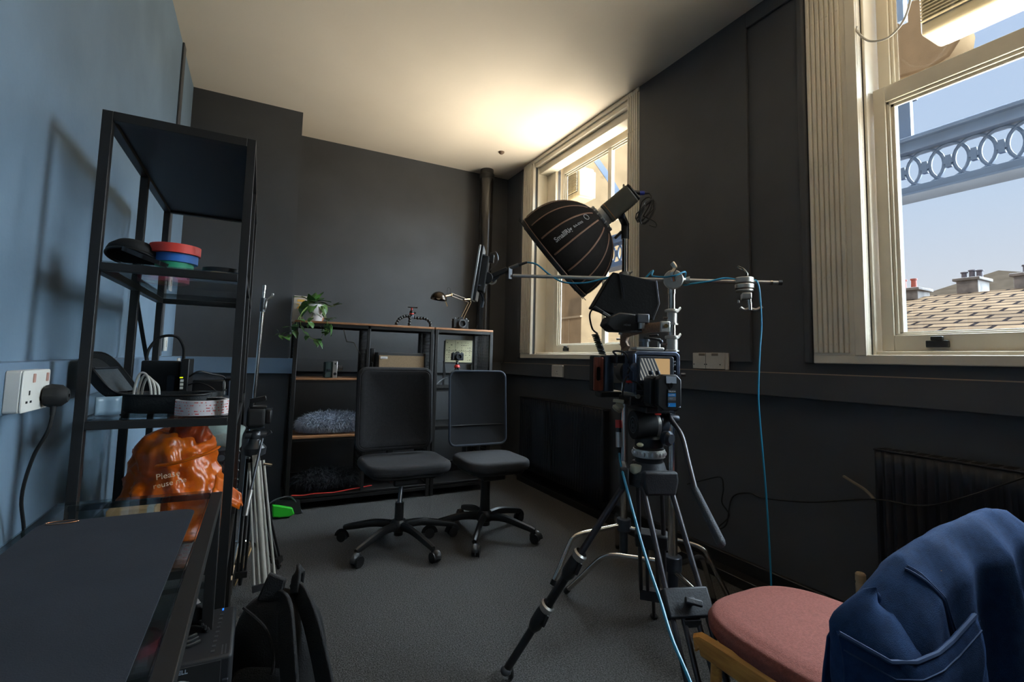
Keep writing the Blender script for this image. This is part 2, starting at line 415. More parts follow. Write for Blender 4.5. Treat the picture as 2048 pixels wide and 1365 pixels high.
MB().add([(19.5, 1.5, 3.0), (26.5, 1.5, 3.0), (26.5, 10, 3.0), (19.5, 10, 3.0), (22.4, 6.9, 4.55), (23, 6.9, 4.55)], [(0, 1, 5, 4), (1, 2, 5), (2, 3, 4, 5), (3, 0, 4), (0, 3, 2, 1)]).build('roof', mat('grey_stone_slates', (62, 54, 46), .9, spec=0., var=.12, vscale=4), b, smooth=False)

b = thing('brick_building', 'buff brick building with tall narrow windows seen past the softbox', 'building', (10, 12, -4.5))
MB().bx((9, 9.6, -4.5), (14, 17, 3.3)).build('wall', 'brick', b)
MB().bx((8.9, 9.6, 3.2), (14, 17, 3.42)).bx((8.93, 9.6, 1.62), (9, 17, 1.72)).build('cornice', 'stone', b, bevel=.02)
for y in (10.55, 11.25, 12.25, 13.3):
    f = MB().bx((8.96, y-.19, 1.72), (9.03, y+.19, 2.66)).build('window', 'pane_dark', b)
    MB().bx((8.94, y-.19, 2.16), (8.97, y+.19, 2.20)).build('transom', 'white', f)
b = thing('stone_wing', 'tall sandstone wing at the left of the far window', 'building', (7, 10, -4.5))
MB().bx((6, 8.35, -4.5), (8.2, 13, 6.4)).build('wall', 'stone', b)
MB().bx((5.96, 8.33, 2.02), (6.02, 13, 2.06)).bx((5.99, 8.78, -4), (6.002, 8.8, 2.0)).build('string_course', mat('stone_joint', (150, 128, 98), .9), b)
b = thing('round_oriel_tower', 'pale sandstone tower with a rounded oriel seen through the upper near sash', 'building', (13, 7, -4.5))
MB().bx((12.0, 7.02, -4.5), (15, 9, 10)).build('wall', 'stone', b)
poly = [(7.05, 7.45), (5.3, 7.45), (4.6, 7.32), (4.25, 7.42), (4.08, 7.65), (4.04, 7.9), (4.1, 8.3), (4.25, 8.65), (4.5, 8.9), (4.8, 9.0), (5.36, 8.86), (7.05, 8.3)]
MB().prism(poly, (12, 0, 0), (0, 1, 0), (0, 0, 1), .7).build('oriel', 'stone', b, bevel=.05)

# iron truss: two chords, interlocking rings, arched ribs
b = thing('iron_truss', 'blue-grey iron truss with a row of interlocking rings across the near window', 'truss', (6, 3, 2.9))
MB().bx((5.9, -3, 3.36), (6.1, 8.2, 3.50)).bx((5.84, -3, 3.46), (6.16, 8.2, 3.50)).build('top_chord', 'iron', b, bevel=.008)
MB().bx((5.9, -3, 2.89), (6.1, 8.2, 2.99)).bx((5.84, -3, 2.88), (6.16, 8.2, 2.905)).build('bottom_chord', 'iron', b, bevel=.008)
g = MB()
for i in range(55):
    y = -2.7+i*.1945
    g.tube([(6, y+.157*math.cos(t*math.pi/12), 3.175+.18*math.sin(t*math.pi/12)) for t in range(24)], .018, 6, closed=True)
    g.box((6, y, 3.175), (.05, .045, .12)); g.box((6, y, 3.175), (.045, .075, .05))
g.build('ring_lattice', 'iron', b)
MB().bx((5.94, 2.44, 3.5), (6.0, 2.56, 3.98)).bx((5.94, 2.42, 3.95), (6.06, 2.58, 4.0)).build('post', 'iron', b)
for dy in (0, -1.1):
    MB().tube([(6, 8.2+dy, 5.9), (6, 8.05+dy, 5.5), (6, 7.75+dy, 5.1), (6, 7.4+dy, 4.65), (6, 7.05+dy, 4.1), (6, 6.85+dy, 3.5)], .10, 4, smooth=5, sc=(1, .7)).build('arched_rib', 'iron', b)
b = thing('hanging_strut', 'short blue-grey iron strut hanging at the top of the near window', 'strut', (4, 1.67, 3.6))
MB().bx((3.97, 1.645, 3.6), (4.03, 1.685, 4.6)).build('strut', 'iron', b); MB().bx((3.9, -1.5, 4.6), (4.1, 8, 4.72)).build('carrier_beam', 'iron', b)

def vent(y0, y1, z0, z1, label, group):
    b = thing('ventilation_unit', label, 'ventilator', ((2.65+2.85)/2, (y0+y1)/2, z0), 0)
    bd = MB().bx((2.64, y0, z0), (2.83, y1, z1)).build('casing', 'vent', b, bevel=.02, seg=3)
    n = 17; h = (z1-z0-.07)/n
    gr = MB().bx((2.634, y0+.015, z0+.05), (2.642, y1-.015, z1-.02)).build('grille_recess', 'slot', b)
    l = MB()
    for i in range(n):
        z = z0+.055+i*h
        l.add([(2.622, y0+.012, z), (2.622, y1-.012, z), (2.638, y1-.012, z+h*.6), (2.638, y0+.012, z+h*.6)], [(0, 1, 2, 3)])
        l.bx((2.620, y0+.012, z-.001), (2.636, y1-.012, z+h*.28))
    l.build('louvre', 'vent', b, smooth=False)
    MB().bx((2.83, y0+.02, z0+.02), (2.86, y1-.02, z1-.02)).build('back_plate', 'vent', b, bevel=.006)
    for y in (y0+.06, y1-.09): MB().bx((2.59, y, z1-.03), (2.66, y+.03, z1)).build('bracket', 'iron', b)
vent(3.745, 4.03, 2.68, 2.985, 'cream louvred ventilator outside the far window by the softbox', 'v')
vent(.60, 1.035, 2.64, 2.985, 'cream louvred ventilator outside the top of the near window', 'v')
o = MB().tube([(2.262, 1.108, 2.60), (2.25, 1.102, 2.568), (2.235, 1.046, 2.487), (2.235, .964, 2.47), (2.245, .905, 2.58), (2.262, .87, 2.95)], .0045, 8, smooth=8).build('window_cable', 'off_white')
tag(o, 'thin pale cable looping across the top of the near window', 'cable')

# ------------------------------------------------------------------ small fixtures
def twin_socket(name, label, c, nrm, wid, hgt, dep, m, gangs, switches=True, sw='red'):
    x = V((0, 0, 1)).cross(V(nrm)).normalized(); n = V(nrm); z = V((0, 0, 1)); c = V(c)
    t = thing(name, label, 'socket', c)
    MB().prism([(a, b_) for a, b_ in rrect(wid, hgt, .006, 3)], c, x, z, dep).build('back_box', m, t, bevel=.002)
    pl = MB().prism(rrect(wid, hgt, .008, 3), c+n*dep, x, z, .004).build('face_plate', m, t, bevel=.0015)
    for g_ in gangs:
        h = MB(); s = MB()
        o_ = c+n*(dep+.0042)+x*g_
        R = Matrix((x, z, n)).transposed()
        h.box(o_-z*.004, (.006, .010, .001), R); h.box(o_-x*.011-z*.024, (.009, .005, .001), R); h.box(o_+x*.011-z*.024, (.009, .005, .001), R)
        h.build('pin_holes', 'black', t)
        if switches: s.box(o_+z*.028+x*.018, (.011, .020, .004), R); s.build('switch', sw, t, bevel=.001)
    return t
M['worn_red'] = mat('worn_red_rocker', (176, 132, 118), .5)
t = twin_socket('wall_socket', 'white double socket on the left wall with a black plug in it', (XL+.055, 1.49, 1.004), (1, 0, 0), .152, .092, .026, 'white', (-.038, .038), sw='worn_red')
t = thing('power_plug', 'black three-pin plug pushed into the white double socket', 'plug', (XL+.086, 1.53, .986))
MB().lathe([(.012, 0), (.021, .003), (.024, .014), (.022, .034), (.013, .046), (0.004, .047)], (XL+.086, 1.53, .988), (1, 0, 0), n=8, sxy=(1, 1.15)).build('body', 'rubber', t)
MB().cyl((XL+.106, 1.53, .974), (XL+.106, 1.53, .942), .0065, .005, 10).build('cord_grip', 'rubber', t)
MB().tube([(XL+.106, 1.53, .947), (XL+.10, 1.532, .905), (XL+.07, 1.56, .84), (XL+.045, 1.60, .74), (XL+.04, 1.66, .62), (XL+.035, 1.72, .35), (XL+.05, 1.76, .03)], .004, 8, smooth=6).build('cord', 'rubber', t)
twin_socket('wall_socket', 'small cream single plate under the far window, on the dark band', (XR-.05, 3.40, 1.012), (-1, 0, 0), .165, .096, .012, 'off_white', (0,), False)
t = thing('socket_strip', 'worn off-white double socket plate on the dark wall between the windows', 'socket', (XR-.018, 1.90, 1.12))
MB().bx((XR-.036, 1.795, 1.073), (XR-.018, 2.01, 1.163)).build('face_plate', 'off_white', t, bevel=.003)
MB().bx((XR-.032, 1.776, 1.07), (XR-.018, 1.796, 1.162)).build('end_cap', 'off_white', t, bevel=.003)
M['brown_switch'] = mat('brown_switch', (122, 110, 98), .5)
for y in (1.923, 1.835): MB().bx((XR-.0375, y, 1.146), (XR-.036, y+.042, 1.160)).build('switch', 'brown_switch', t)
MB().bx((XR-.0372, 1.917, 1.074), (XR-.0358, 1.9185, 1.162)).build('seam', 'black', t)
for y in (2.0, 1.925, 1.912, 1.822): MB().bx((XR-.0375, y-.003, 1.095), (XR-.036, y+.003, 1.101)).build('screw_hole', 'black', t)
t = thing('ceiling_hook', 'small dark hook stub in the ceiling near the back corner', 'hook', (1.896, 3.927, ZC-.02))
MB().lathe([(.028, 0), (.024, -.012), (.012, -.022), (0.001, -.024)], (1.896, 3.927, ZC), n=12).build('stub', mat('brown_stub', (96, 74, 56), .6), t)
# soil pipe in the corner
t = thing('corner_pipe', 'thick black vertical pipe in the far corner beside the shelves', 'pipe', (1.965, 4.395, 0))
MB().cyl((1.965, 4.395, 0), (1.965, 4.395, ZC), .068, n=28).build('pipe', mat('dark_gloss_pipe', (34, 31, 29), .22, var=.06, vscale=5, coat=.3), t)
MB().lathe([(.069, 0), (.076, .003), (.076, .05), (.069, .053)], (1.965, 4.395, 2.92), n=28).build('collar', 'black_metal', t)
for y in (3.5,):
    t = thing('switch_plate', 'narrow white switch plate on the left wall behind the metal shelving', 'switch', (XL+.012, 3.53, 1.14))
    MB().bx((XL+.012, 3.60, 1.10), (XL+.022, 3.69, 1.19)).build('plate', 'white', t, bevel=.003)
    MB().bx((XL+.022, 3.63, 1.125), (XL+.027, 3.655, 1.165)).build('rocker', 'white', t, bevel=.002)
t = thing('data_outlet', 'tall white outlet plate on the blue band near the chimney breast', 'outlet', (XL+.055, 3.9, 1.0))
MB().bx((XL+.055, 3.87, .965), (XL+.065, 3.96, 1.055)).build('plate', 'white', t, bevel=.003); MB().bx((XL+.065, 3.9, .99), (XL+.067, 3.93, 1.02)).build('port', 'black', t)

def radiator(y0, y1, z0, z1, label, valve):
    t = thing('radiator', label, 'radiator', (XR-.07, (y0+y1)/2, z0))
    m = M['rad'] if 'rad' in M else M.setdefault('rad', mat('navy_radiator_enamel', (22, 22, 29), .45, var=.08, vscale=10))
    xs = XR-.10
    def fl(u, v):
        y = y0+(y1-y0)*u; k = abs(((y-y0)/.033) % 1-.5)*2
        return (xs+.012*min(1, max(0, (k-.25)*2.2))*(1 if .06 < v < .94 else 0), y, z0+(z1-z0)*v)
    ny = int((y1-y0)/.0083)
    MB().sheet(fl, ny, 9).build('panel', m, t, solid=.003)
    MB().bx((xs+.012, y0, z0), (xs+.06, y1, z1-.012)).build('body', m, t, bevel=.004)
    g = MB().bx((xs-.004, y0-.004, z1-.006), (xs+.07, y1+.004, z1))
    k = int((y1-y0)/.04)
    s = MB()
    for i in range(k):
        y = y0+(i+.5)*(y1-y0)/k
        s.bx((xs+.008, y-.013, z1-.001), (xs+.06, y+.013, z1+.0015))
    g.build('top_grille', m, t, bevel=.002); s.build('grille_slot', 'matte_black', t)
    for y in (y0+.2, y1-.24): MB().bx((xs+.06, y, z0+.1), (XR-.001, y+.04, z1-.1)).build('wall_bracket', 'black_metal', t)
    if valve:
        v = MB().lathe([(.012, 0), (.017, .005), (.018, .045), (.0165, .05), (.0165, .056), (.018, .06), (.018, .085), (.014, .09), (0.002, .09)], (XR-.13, y1+.05, z0+.06), n=16)
        v.build('thermostat_valve', mat('aged_cream_plastic', (176, 158, 132), .5), t)
        MB().cyl((XR-.13, y1+.05, z0-.15+.15-.14), (XR-.13, y1+.05, z0+.06), .009, n=10).cyl((XR-.13, y1+.05, z0+.05), (xs+.03, y1-.005, z0+.05), .009, n=10).build('pipe', 'silver', t)
    return t
radiator(-.35, 1.056, .15, .785, 'dark navy radiator under the near window beside the denim shirt', True)
radiator(2.75, 3.97, .13, .765, 'black radiator in shadow under the far window', False)
o = MB().tube([(XR-.008, 2.08, .40), (XR-.009, 1.96, .45), (XR-.009, 1.85, .49), (XR-.03, 1.815, .44), (XR-.012, 1.84, .36), (XR-.008, 1.80, .30), (XR-.03, 1.86, .22), (XR-.03, 1.80, .26), (XR-.008, 1.78, .40), (XR-.008, 1.68, .45), (XR-.008, 1.60, .445), (XR-.01, 1.38, .484), (XR-.02, 1.16, .555), (XR-.13, 1.02, .60), (XR-.13, .86, .625), (XR-.13, .6, .79), (XR-.118, .58, .806)], .0035, 6, smooth=6).build('loose_cable', 'rubber')
tag(o, 'loose black cable sagging along the dark wall towards the near radiator', 'cable')
t = thing('cable_trunking', 'brown-black floor pipe casing along the foot of the window wall', 'trunking', (XR-.06, 2.0, 0))
MB().bx((XR-.10, 1.2, 0), (XR-.026, 4.0, .05)).build('casing', 'black_metal', t, bevel=.004)
o = MB().tube([(XR-.03, 1.21, .638), (XR-.05, 1.17, .628), (XR-.07, 1.11, .610), (XR-.09, 1.062, .582)], .006, 8, smooth=5).build('bracket_arm', mat('old_paint_metal', (110, 100, 86), .5))
tag(o, 'small worn metal arm sticking out beside the near radiator', 'bracket')

# ------------------------------------------------------------------ tall metal and glass shelving by the left wall
X0, X1, Y0, Y1 = -.413, -.043, 1.635, 2.635
B = .024
t = thing('shelving_unit', 'tall open black metal shelving unit with glass shelves along the left wall', 'shelves', ((X0+X1)/2, (Y0+Y1)/2, 0))
ym = (Y0+Y1)/2
for x in (X0, X1-B):
    for y in (Y0, ym-B/2, Y1-B):
        MB().bx((x, y, 0), (x+B, y+B, 1.75)).build('upright', 'black_metal', t, bevel=.0015)
MB().bx((X0+B, Y0+B, 1.734), (X1-B, Y1-B, 1.748)).build('top_panel', mat('black_top_board', (30, 32, 38), .5), t)
LV = [1.322, .901, .489, .06]
for i, z in enumerate([1.737]+LV):
    h = .013 if i == 0 else .011
    g = MB()
    for y in (Y0, Y1-B): g.bx((X0+B, y, z-h), (X1-B, y+B, z+h))
    for x in (X0, X1-B):
        g.bx((x, Y0+B, z-h), (x+B, ym-B/2, z+h)).bx((x, ym+B/2, z-h), (x+B, Y1-B, z+h))
    g.build('shelf_frame', 'black_metal', t, bevel=.0012)
    if i:
        for a, c in ((Y0+.012, ym-.002), (ym+.002, Y1-.012)):
            if i < 4 or True: MB().bx((X0+.006, a, z+h+.0005), (X1-.006, c, z+h+.0055)).build('glass_shelf', 'shelf_glass', t)
MB().bar((X0+.012, ym+.01, 1.30), (X0+.012, Y1-.02, .92), .014, .003).build('brace', 'black_metal', t)
MB().bar((X1-.012, ym+.01, 1.72), (X1-.012, Y1-.02, 1.33), .010, .003).build('brace', 'black_metal', t)
SZ1, SZ2, SZ3, SZ4 = [z+.0168 for z in LV]

def tape_roll(name, label, c, R, r, h, m, core, group=None, axis=(0, 0, 1)):
    t = thing(name, label, 'tape', c, group=group)
    MB().lathe([(r+.004, 0), (R, 0), (R, h), (r+.004, h), (r+.004, 0)], c, axis, n=40).build('tape', m, t)
    MB().lathe([(r, 0), (r+.0038, 0), (r+.0038, h), (r, h), (r, 0)], c, axis, n=40).build('core', core, t)
    return t
M['tape_red'] = mat('red_cloth_tape', (214, 62, 50), .6, bump=.05, bscale=400); M['tape_blue'] = mat('blue_cloth_tape', (44, 110, 190), .6, bump=.05, bscale=400)
M['tape_green'] = mat('green_cloth_tape', (40, 150, 110), .6, bump=.05, bscale=400); M['card'] = mat('brown_card', (196, 156, 110), .85, var=.06, vscale=20)
M['pink'] = mat('pink_tape', (236, 92, 124), .55)
tape_roll('tape_roll', 'green cloth tape roll at the bottom of the stack on the upper glass shelf', (-.236, 1.725, SZ1), .048, .036, .021, 'tape_green', 'card', 'coloured tape rolls on the upper shelf')
tape_roll('tape_roll', 'blue cloth tape roll in the middle of the stack on the upper glass shelf', (-.233, 1.728, SZ1+.0212), .055, .038, .0245, 'tape_blue', 'card', 'coloured tape rolls on the upper shelf')
tape_roll('tape_roll', 'red cloth tape roll on top of the stack on the upper glass shelf', (-.236, 1.725, SZ1+.046), .064, .04, .026, 'tape_red', 'card', 'coloured tape rolls on the upper shelf')
tape_roll('tape_roll', 'flat black tape roll with a brown card core to the right of the coloured stack', (-.112, 1.70, SZ1), .052, .036, .012, 'black', 'card')
# lens hood / headset-like black rings leaning
t = thing('lens_hood', 'black bowl-shaped lens hood leaning on the left of the upper shelf', 'lens hood', (-.325, 1.74, SZ1))
ax = V((.14, .30, .94)).normalized(); oo = V((-.338, 1.725, SZ1+.030))
MB().lathe([(.056, 0), (.058, .006), (.056, .018), (.044, .034), (.022, .044), (.002, .046)], oo, ax, n=36, sxy=(1.15, 1)).lathe([(.056, 0), (.051, .004), (.04, .03), (.002, .041)], oo, ax, n=36, sxy=(1.15, 1)).build('hood', 'matte_black', t)
MB().torus(oo-ax*.004, ax, .0635, .0035, 40, sxy=(1.0, .9)).build('rim', 'black', t)
t = thing('filter_ring', 'loose shiny black filter ring leaning against the lens hood', 'filter', (-.29, 1.70, SZ1))
ax2 = V((.34, -.10, .93)).normalized(); o2 = V((-.300, 1.69, SZ1+.026))
MB().lathe([(.056, -.006), (.0605, -.006), (.0605, .006), (.056, .006), (.056, -.006)], o2, ax2, n=40).build('ring', mat('gloss_black_ring', (34, 34, 36), .2, metal=.4), t)

# second shelf: open case, cable, router, drive, tape
M['case_felt'] = mat('dark_case_fabric', (30, 32, 34), .85, bump=.2, bscale=150); M['case_mesh'] = mat('grey_mesh_pocket', (64, 72, 78), .7, var=.15, vscale=90)
t = thing('zip_case', 'open black zip-up equipment case on the middle glass shelf', 'case', (-.26, 1.83, SZ2))
Rz = Matrix.Rotation(math.radians(-14), 3, 'Z')
def oval(w_, h_, n=28, p=3.2):
    out = []
    for i in range(n):
        a = 2*math.pi*i/n; c_, s_ = math.cos(a), math.sin(a)
        out.append((math.copysign(abs(c_)**(2/p), c_)*w_/2, math.copysign(abs(s_)**(2/p), s_)*h_/2))
    return out
cs = V((-.235, 1.80, SZ2)); u_ = Rz @ V((1, 0, 0)); v_ = Rz @ V((0, 1, 0))
tr = MB(); lv = []
for k, (sc_, z) in enumerate(((.90, 0), (.97, .008), (1, .05), (1, .053), (.96, .053), (.94, .012), (.0, .010))):
    lv.append([cs+u_*(a*sc_)+v_*(b_*sc_)+V((0, 0, z)) for a, b_ in oval(.215, .15)])
n_ = len(lv[0]); vs = [p for r_ in lv for p in r_]; fs = []
for a in range(len(lv)-1):
    for i in range(n_): fs.append((a*n_+i, a*n_+(i+1) % n_, (a+1)*n_+(i+1) % n_, (a+1)*n_+i))
fs.append(tuple(range(n_)))
tr.add(vs, fs).build('tray', 'case_felt', t)
MB().tube([cs+u_*a+v_*b_+V((0, 0, .053)) for a, b_ in oval(.217, .152)], .0028, 6, closed=True).build('zip', 'black', t)
# lid opened to the left
hinge = cs+u_*(-.105)+V((0, 0, .05)); lu = (u_*(-.62)+V((0, 0, .78))).normalized(); ln = (u_*.78+V((0, 0, .62))).normalized()
lid = MB(); lv = []
for sc_, d in ((.93, -.028), (1, -.02), (1, .0), (.95, .0), (.9, -.018), (0, -.02)):
    lv.append([hinge+lu*(.08+a*.78*sc_)+v_*(b_*sc_)+ln*d for a, b_ in oval(.20, .15)])
vs = [p for r_ in lv for p in r_]; fs = []
for a in range(len(lv)-1):
    for i in range(n_): fs.append((a*n_+i, a*n_+(i+1) % n_, (a+1)*n_+(i+1) % n_, (a+1)*n_+i))
fs.append(tuple(range(n_)))
lid.add(vs, fs).build('lid', 'case_felt', t)
MB().tube([hinge+lu*(.08+a*.78)+v_*b_+ln*.001 for a, b_ in oval(.20, .15)], .003, 6, closed=True).build('lid_zip', 'black', t)
MB().prism([(-.064, -.056), (.02, -.062), (.02, .062), (-.064, .056)], hinge+lu*.08-ln*.004, lu, v_, .003).build('mesh_pocket', 'case_mesh', t)
MB().tube([hinge+lu*.10+v_*(-.062)-ln*.001, hinge+lu*.10+v_*.062-ln*.001], .003, 6).build('pocket_hem', 'gunmetal', t)
t = thing('white_cable', 'white cable bent into tight loops standing in the open case', 'cable', cs)
g = MB()
for k in range(3):
    c0 = cs+u_*(-.062+.007*k)+v_*(-.03+.008*k)
    g.tube([c0+u_*(-.017)+V((0, 0, .016)), c0+u_*(-.016)+V((0, 0, .07)), c0+u_*(-.006)+V((0, 0, .112-.006*k)), c0+u_*(.012)+V((0, 0, .110-.010*k)), c0+u_*.026+V((0, 0, .07)), c0+u_*.03+V((0, 0, .018))], .0034, 8, smooth=6)
g.build('coil', 'white', t)
t = thing('blue_card', 'small bright blue memory card holder lying in the open case', 'card holder', cs+V((0, 0, .03)))
MB().box(cs+u_*.012+v_*.02+V((0, 0, .02)), (.03, .02, .016)).build('holder', mat('bright_blue', (30, 130, 196), .4), t, bevel=.002)
t = thing('dark_pouch', 'pale plastic sleeve standing at the left end of the middle shelf', 'sleeve', (-.385, 1.72, SZ2))
MB().sheet(lambda u, v: (-.385+.05*u, 1.70+.035*u+.006*math.sin(6*u), SZ2+.002+.05*v), 8, 5).build('sleeve', mat('pale_blue_plastic', (120, 142, 158), .3), t, solid=.003)
t = thing('router', 'black wifi router box standing at the back of the middle shelf', 'router', (-.30, 2.28, SZ2))
MB().bx((-.385, 2.24, SZ2), (-.262, 2.29, SZ2+.145)).build('body', 'black', t, bevel=.006, seg=3)
MB().bx((-.30, 2.225, SZ2), (-.272, 2.24, SZ2+.09)).build('side_pod', 'gunmetal', t, bevel=.004)
MB().tube([(-.375, 2.27, SZ2+.14), (-.37, 2.28, SZ2+.19), (-.34, 2.29, SZ2+.235), (-.29, 2.30, SZ2+.24), (-.265, 2.31, SZ2+.20), (-.262, 2.315, SZ2+.15)], .0055, 8, smooth=6).build('bent_lead', 'rubber', t)
t = thing('network_switch', 'upright black network box with a yellow-green light behind the open case', 'network box', (-.235, 2.2, SZ2))
MB().bx((-.248, 2.13, SZ2), (-.222, 2.27, SZ2+.155)).build('body', 'black', t, bevel=.003)
MB().bx((-.2485, 2.1285, SZ2+.085), (-.2385, 2.13, SZ2+.089)).build('indicator_light', mat('green_led', (200, 220, 20), .4, emit=1.2), t)
for k in range(3): MB().bx((-.246, 2.127, SZ2+.045+.013*k), (-.236, 2.13, SZ2+.054+.013*k)).build('plug', 'white', t)
t = thing('white_panel', 'narrow white panel standing behind the network box', 'panel', (-.25, 2.4, SZ2))
t['label'] = 'narrow pale upright antenna pair behind the router'; t.name = 'antenna_pair'; t['category'] = 'antenna'
for x in (-.335, -.275): MB().bx((x, 2.43, SZ2), (x+.022, 2.442, SZ2+.235)).build('antenna', 'off_white', t, bevel=.003)
MB().bx((-.335, 2.42, SZ2), (-.253, 2.45, SZ2+.012)).build('base', 'off_white', t, bevel=.003)
o = MB().tube([(-.22, 2.14, SZ2+.09), (-.19, 2.12, SZ2+.11), (-.15, 2.14, SZ2+.10), (-.11, 2.18, SZ2+.085), (-.10, 2.2, SZ2+.04)], .0035, 7, smooth=6).tube([(-.22, 2.135, SZ2+.06), (-.19, 2.1, SZ2+.07), (-.15, 2.1, SZ2+.055), (-.12, 2.12, SZ2+.02), (-.16, 2.16, SZ2+.006)], .003, 7, smooth=6).tube([(-.16, 2.16, SZ2+.006), (-.10, 2.2, SZ2+.04)], .003, 7).build('network_lead', 'black')
tag(o, 'tangled thin black leads running right from the network box', 'cable')
t = thing('power_adapter', 'black box power adapter lying behind the open case, right of the network box', 'adapter', (-.16, 2.3, SZ2))
MB().bx((-.225, 2.30, SZ2), (-.115, 2.37, SZ2+.07)).build('body', 'black', t, bevel=.005)
MB().bx((-.117, 2.30, SZ2+.01), (-.112, 2.335, SZ2+.07)).build('metal_end', 'silver', t, bevel=.001)
tape_roll('tape_spool', 'low clear and grey tape spool with a yellow edge on the middle shelf', (-.145, 1.97, SZ2), .062, .04, .03, 'gunmetal', 'card')
tape_roll('tape_ring', 'small black reel on top of the grey tape spool', (-.15, 1.97, SZ2+.0305), .048, .03, .016, 'black', 'grey_metal')
t = thing('clamp_arm', 'small black desk microphone clamp standing at the right of the middle shelf', 'clamp', (-.095, 2.2, SZ2))
MB().cyl((-.095, 2.2, SZ2), (-.095, 2.2, SZ2+.075), .006, n=10).lathe([(.02, 0), (.024, .006), (.012, .012)], (-.095, 2.2, SZ2+.075), n=16, cap=True).build('stem', 'gunmetal', t)
MB().lathe([(.022, 0), (.022, .004), (.006, .006)], (-.095, 2.2, SZ2), n=16, cap=True).build('foot', 'black', t)
# white tape roll with red print
t = thing('printed_tape_roll', 'large white tape roll with red print at the front of the middle shelf', 'tape', (-.135, 1.72, SZ2))
pc = V((-.138, 1.715, SZ2))
MB().lathe([(.059, 0), (.068, 0), (.068, .042), (.059, .042), (.059, 0)], pc, n=48).build('tape', mat('white_printed_tape', (208, 198, 198), .5), t)
MB().lathe([(.0545, 0), (.0588, 0), (.0588, .0415), (.0545, .0415), (.0545, 0)], pc, n=48).build('core', 'matte_black', t)
g = MB(); rnd = random.Random(3)
for row in range(5):
    a = -2.9
    while a < .3:
        ln_ = rnd.choice((.05, .09, .16, .03)); z = .005+row*.008
        if rnd.random() < .7:
            for k in range(max(1, int(ln_/.035))):
                a2 = a+k*.035
                g.box(pc+V((.0683*math.cos(a2), .0683*math.sin(a2), z)), (.0006, .0018, .0016+.0015*rnd.random()), Matrix.Rotation(a2, 3, 'Z'))
        a += ln_+.07
g.build('red_print', 'tape_red', t)
tape_roll('tape_roll', 'pink tape roll lying further back on the upper shelf, seen up through the glass', (-.309, 2.06, SZ1), .075, .05, .034, 'pink', 'card')

# things in the lower compartment
M['orange'] = mat('orange_plastic_film', (214, 104, 18), .28, rgb2=(196, 84, 10), vscale=9, bump=.25, bscale=26, spec=.6)
t = thing('carrier_bag', 'crumpled orange plastic carrier bag stuffed full in the shelving', 'bag', (-.22, 1.98, SZ3))
rnd = random.Random(11)
from mathutils import noise
def bagf(u, v):
    a = 2*math.pi*u
    r = [(.0, .0), (.80, .0), (1.0, .06), (1.06, .25), (.98, .45), (.86, .62), (.84, .72), (.80, .82), (.60, .92), (.25, .97), (.0, .96)]
    k = v*(len(r)-1); i = min(int(k), len(r)-2); f_ = k-i
    rr = r[i][0]*(1-f_)+r[i+1][0]*f_; h = r[i][1]*(1-f_)+r[i+1][1]*f_
    p = V((math.cos(a)*rr, math.sin(a)*rr, h))
    n1 = noise.noise(V((p.x*2.2, p.y*2.2, p.z*2.4+3)))*.16+noise.noise(V((p.x*5, p.y*5, p.z*5+9)))*.13
    crease = abs(noise.noise(V((math.cos(a)*2.5+h*2, math.sin(a)*2.5, h*6))))*.22
    s_ = 1+(n1-crease)*min(1, rr*1.5)
    return (-.222+p.x*.148*s_+(.035*(.5-h)), 1.99+p.y*.20*s_, SZ3+.002+max(0, h*.335*(1+.35*n1)))
MB().sheet(bagf, 64, 46, closed_u=True).build('bag', 'orange', t, ang=180)
def topk(u, v):
    a = 2*math.pi*u; r_ = .055*(1-.25*v)+.02*v*abs(math.sin(2.5*a)); n1 = noise.noise(V((math.cos(a)*2, math.sin(a)*2, v*3)))*.018
    return (-.185+(r_+n1)*math.cos(a)*1.0, 1.965+(r_+n1)*math.sin(a), SZ3+.295+.085*v)
MB().sheet(topk, 36, 9, closed_u=True).build('gathered_neck', mat('dark_orange_folds', (150, 58, 12), .35, rgb2=(110, 34, 10), vscale=14), t, ang=180)
MB().tube([(-.25, 1.80, SZ3+.25), (-.19, 1.775, SZ3+.262), (-.12, 1.80, SZ3+.28), (-.10, 1.86, SZ3+.285)], .011, 8, smooth=6, sc=(1, .45)).build('handle', 'orange', t)
def bagtail(u, v):
    return (-.10+.085*v*(1-.25*abs(u-.5)), 1.83+.12*(u-.5)*(1-v*.6), SZ3+.17-.06*v+.012*math.sin(9*u)+.03*(u-.5))
MB().sheet(bagtail, 14, 8).build('loose_corner', 'orange', t, solid=.004, ang=180)
text('printed_slogan', 'Please', .024, (-.245, 1.768, SZ3+.215), (1, .08, .14), (0, .1, 1), mat('pale_print', (226, 190, 150), .5), t, .0004)
text('printed_slogan', 'reuse me', .022, (-.25, 1.768, SZ3+.19), (1, .08, .16), (0, .1, 1), bpy.data.materials['pale_print'], t, .0004)
M['crate'] = mat('black_lattice_plastic', (36, 38, 42), .35)
t = thing('storage_crate', 'black lattice-sided plastic crate behind the orange bag', 'crate', (-.16, 2.42, SZ3))
cx0, cx1, cy0, cy1, cz0, cz1 = -.31, -.052, 2.29, 2.58, SZ3, SZ3+.20
MB().bx((cx0, cy0, cz0), (cx1, cy1, cz0+.006)).bx((cx0-.004, cy0-.004, cz1-.014), (cx1+.004, cy0+.008, cz1)).bx((cx0-.004, cy1-.008, cz1-.014), (cx1+.004, cy1+.004, cz1)).bx((cx0-.004, cy0, cz1-.014), (cx0+.008, cy1, cz1)).bx((cx1-.008, cy0, cz1-.014), (cx1+.004, cy1, cz1)).bx((cx0, cy1-.008, cz0), (cx0+.01, cy1, cz1)).bx((cx1-.01, cy1-.008, cz0), (cx1, cy1, cz1)).build('frame', 'crate', t, bevel=.003)
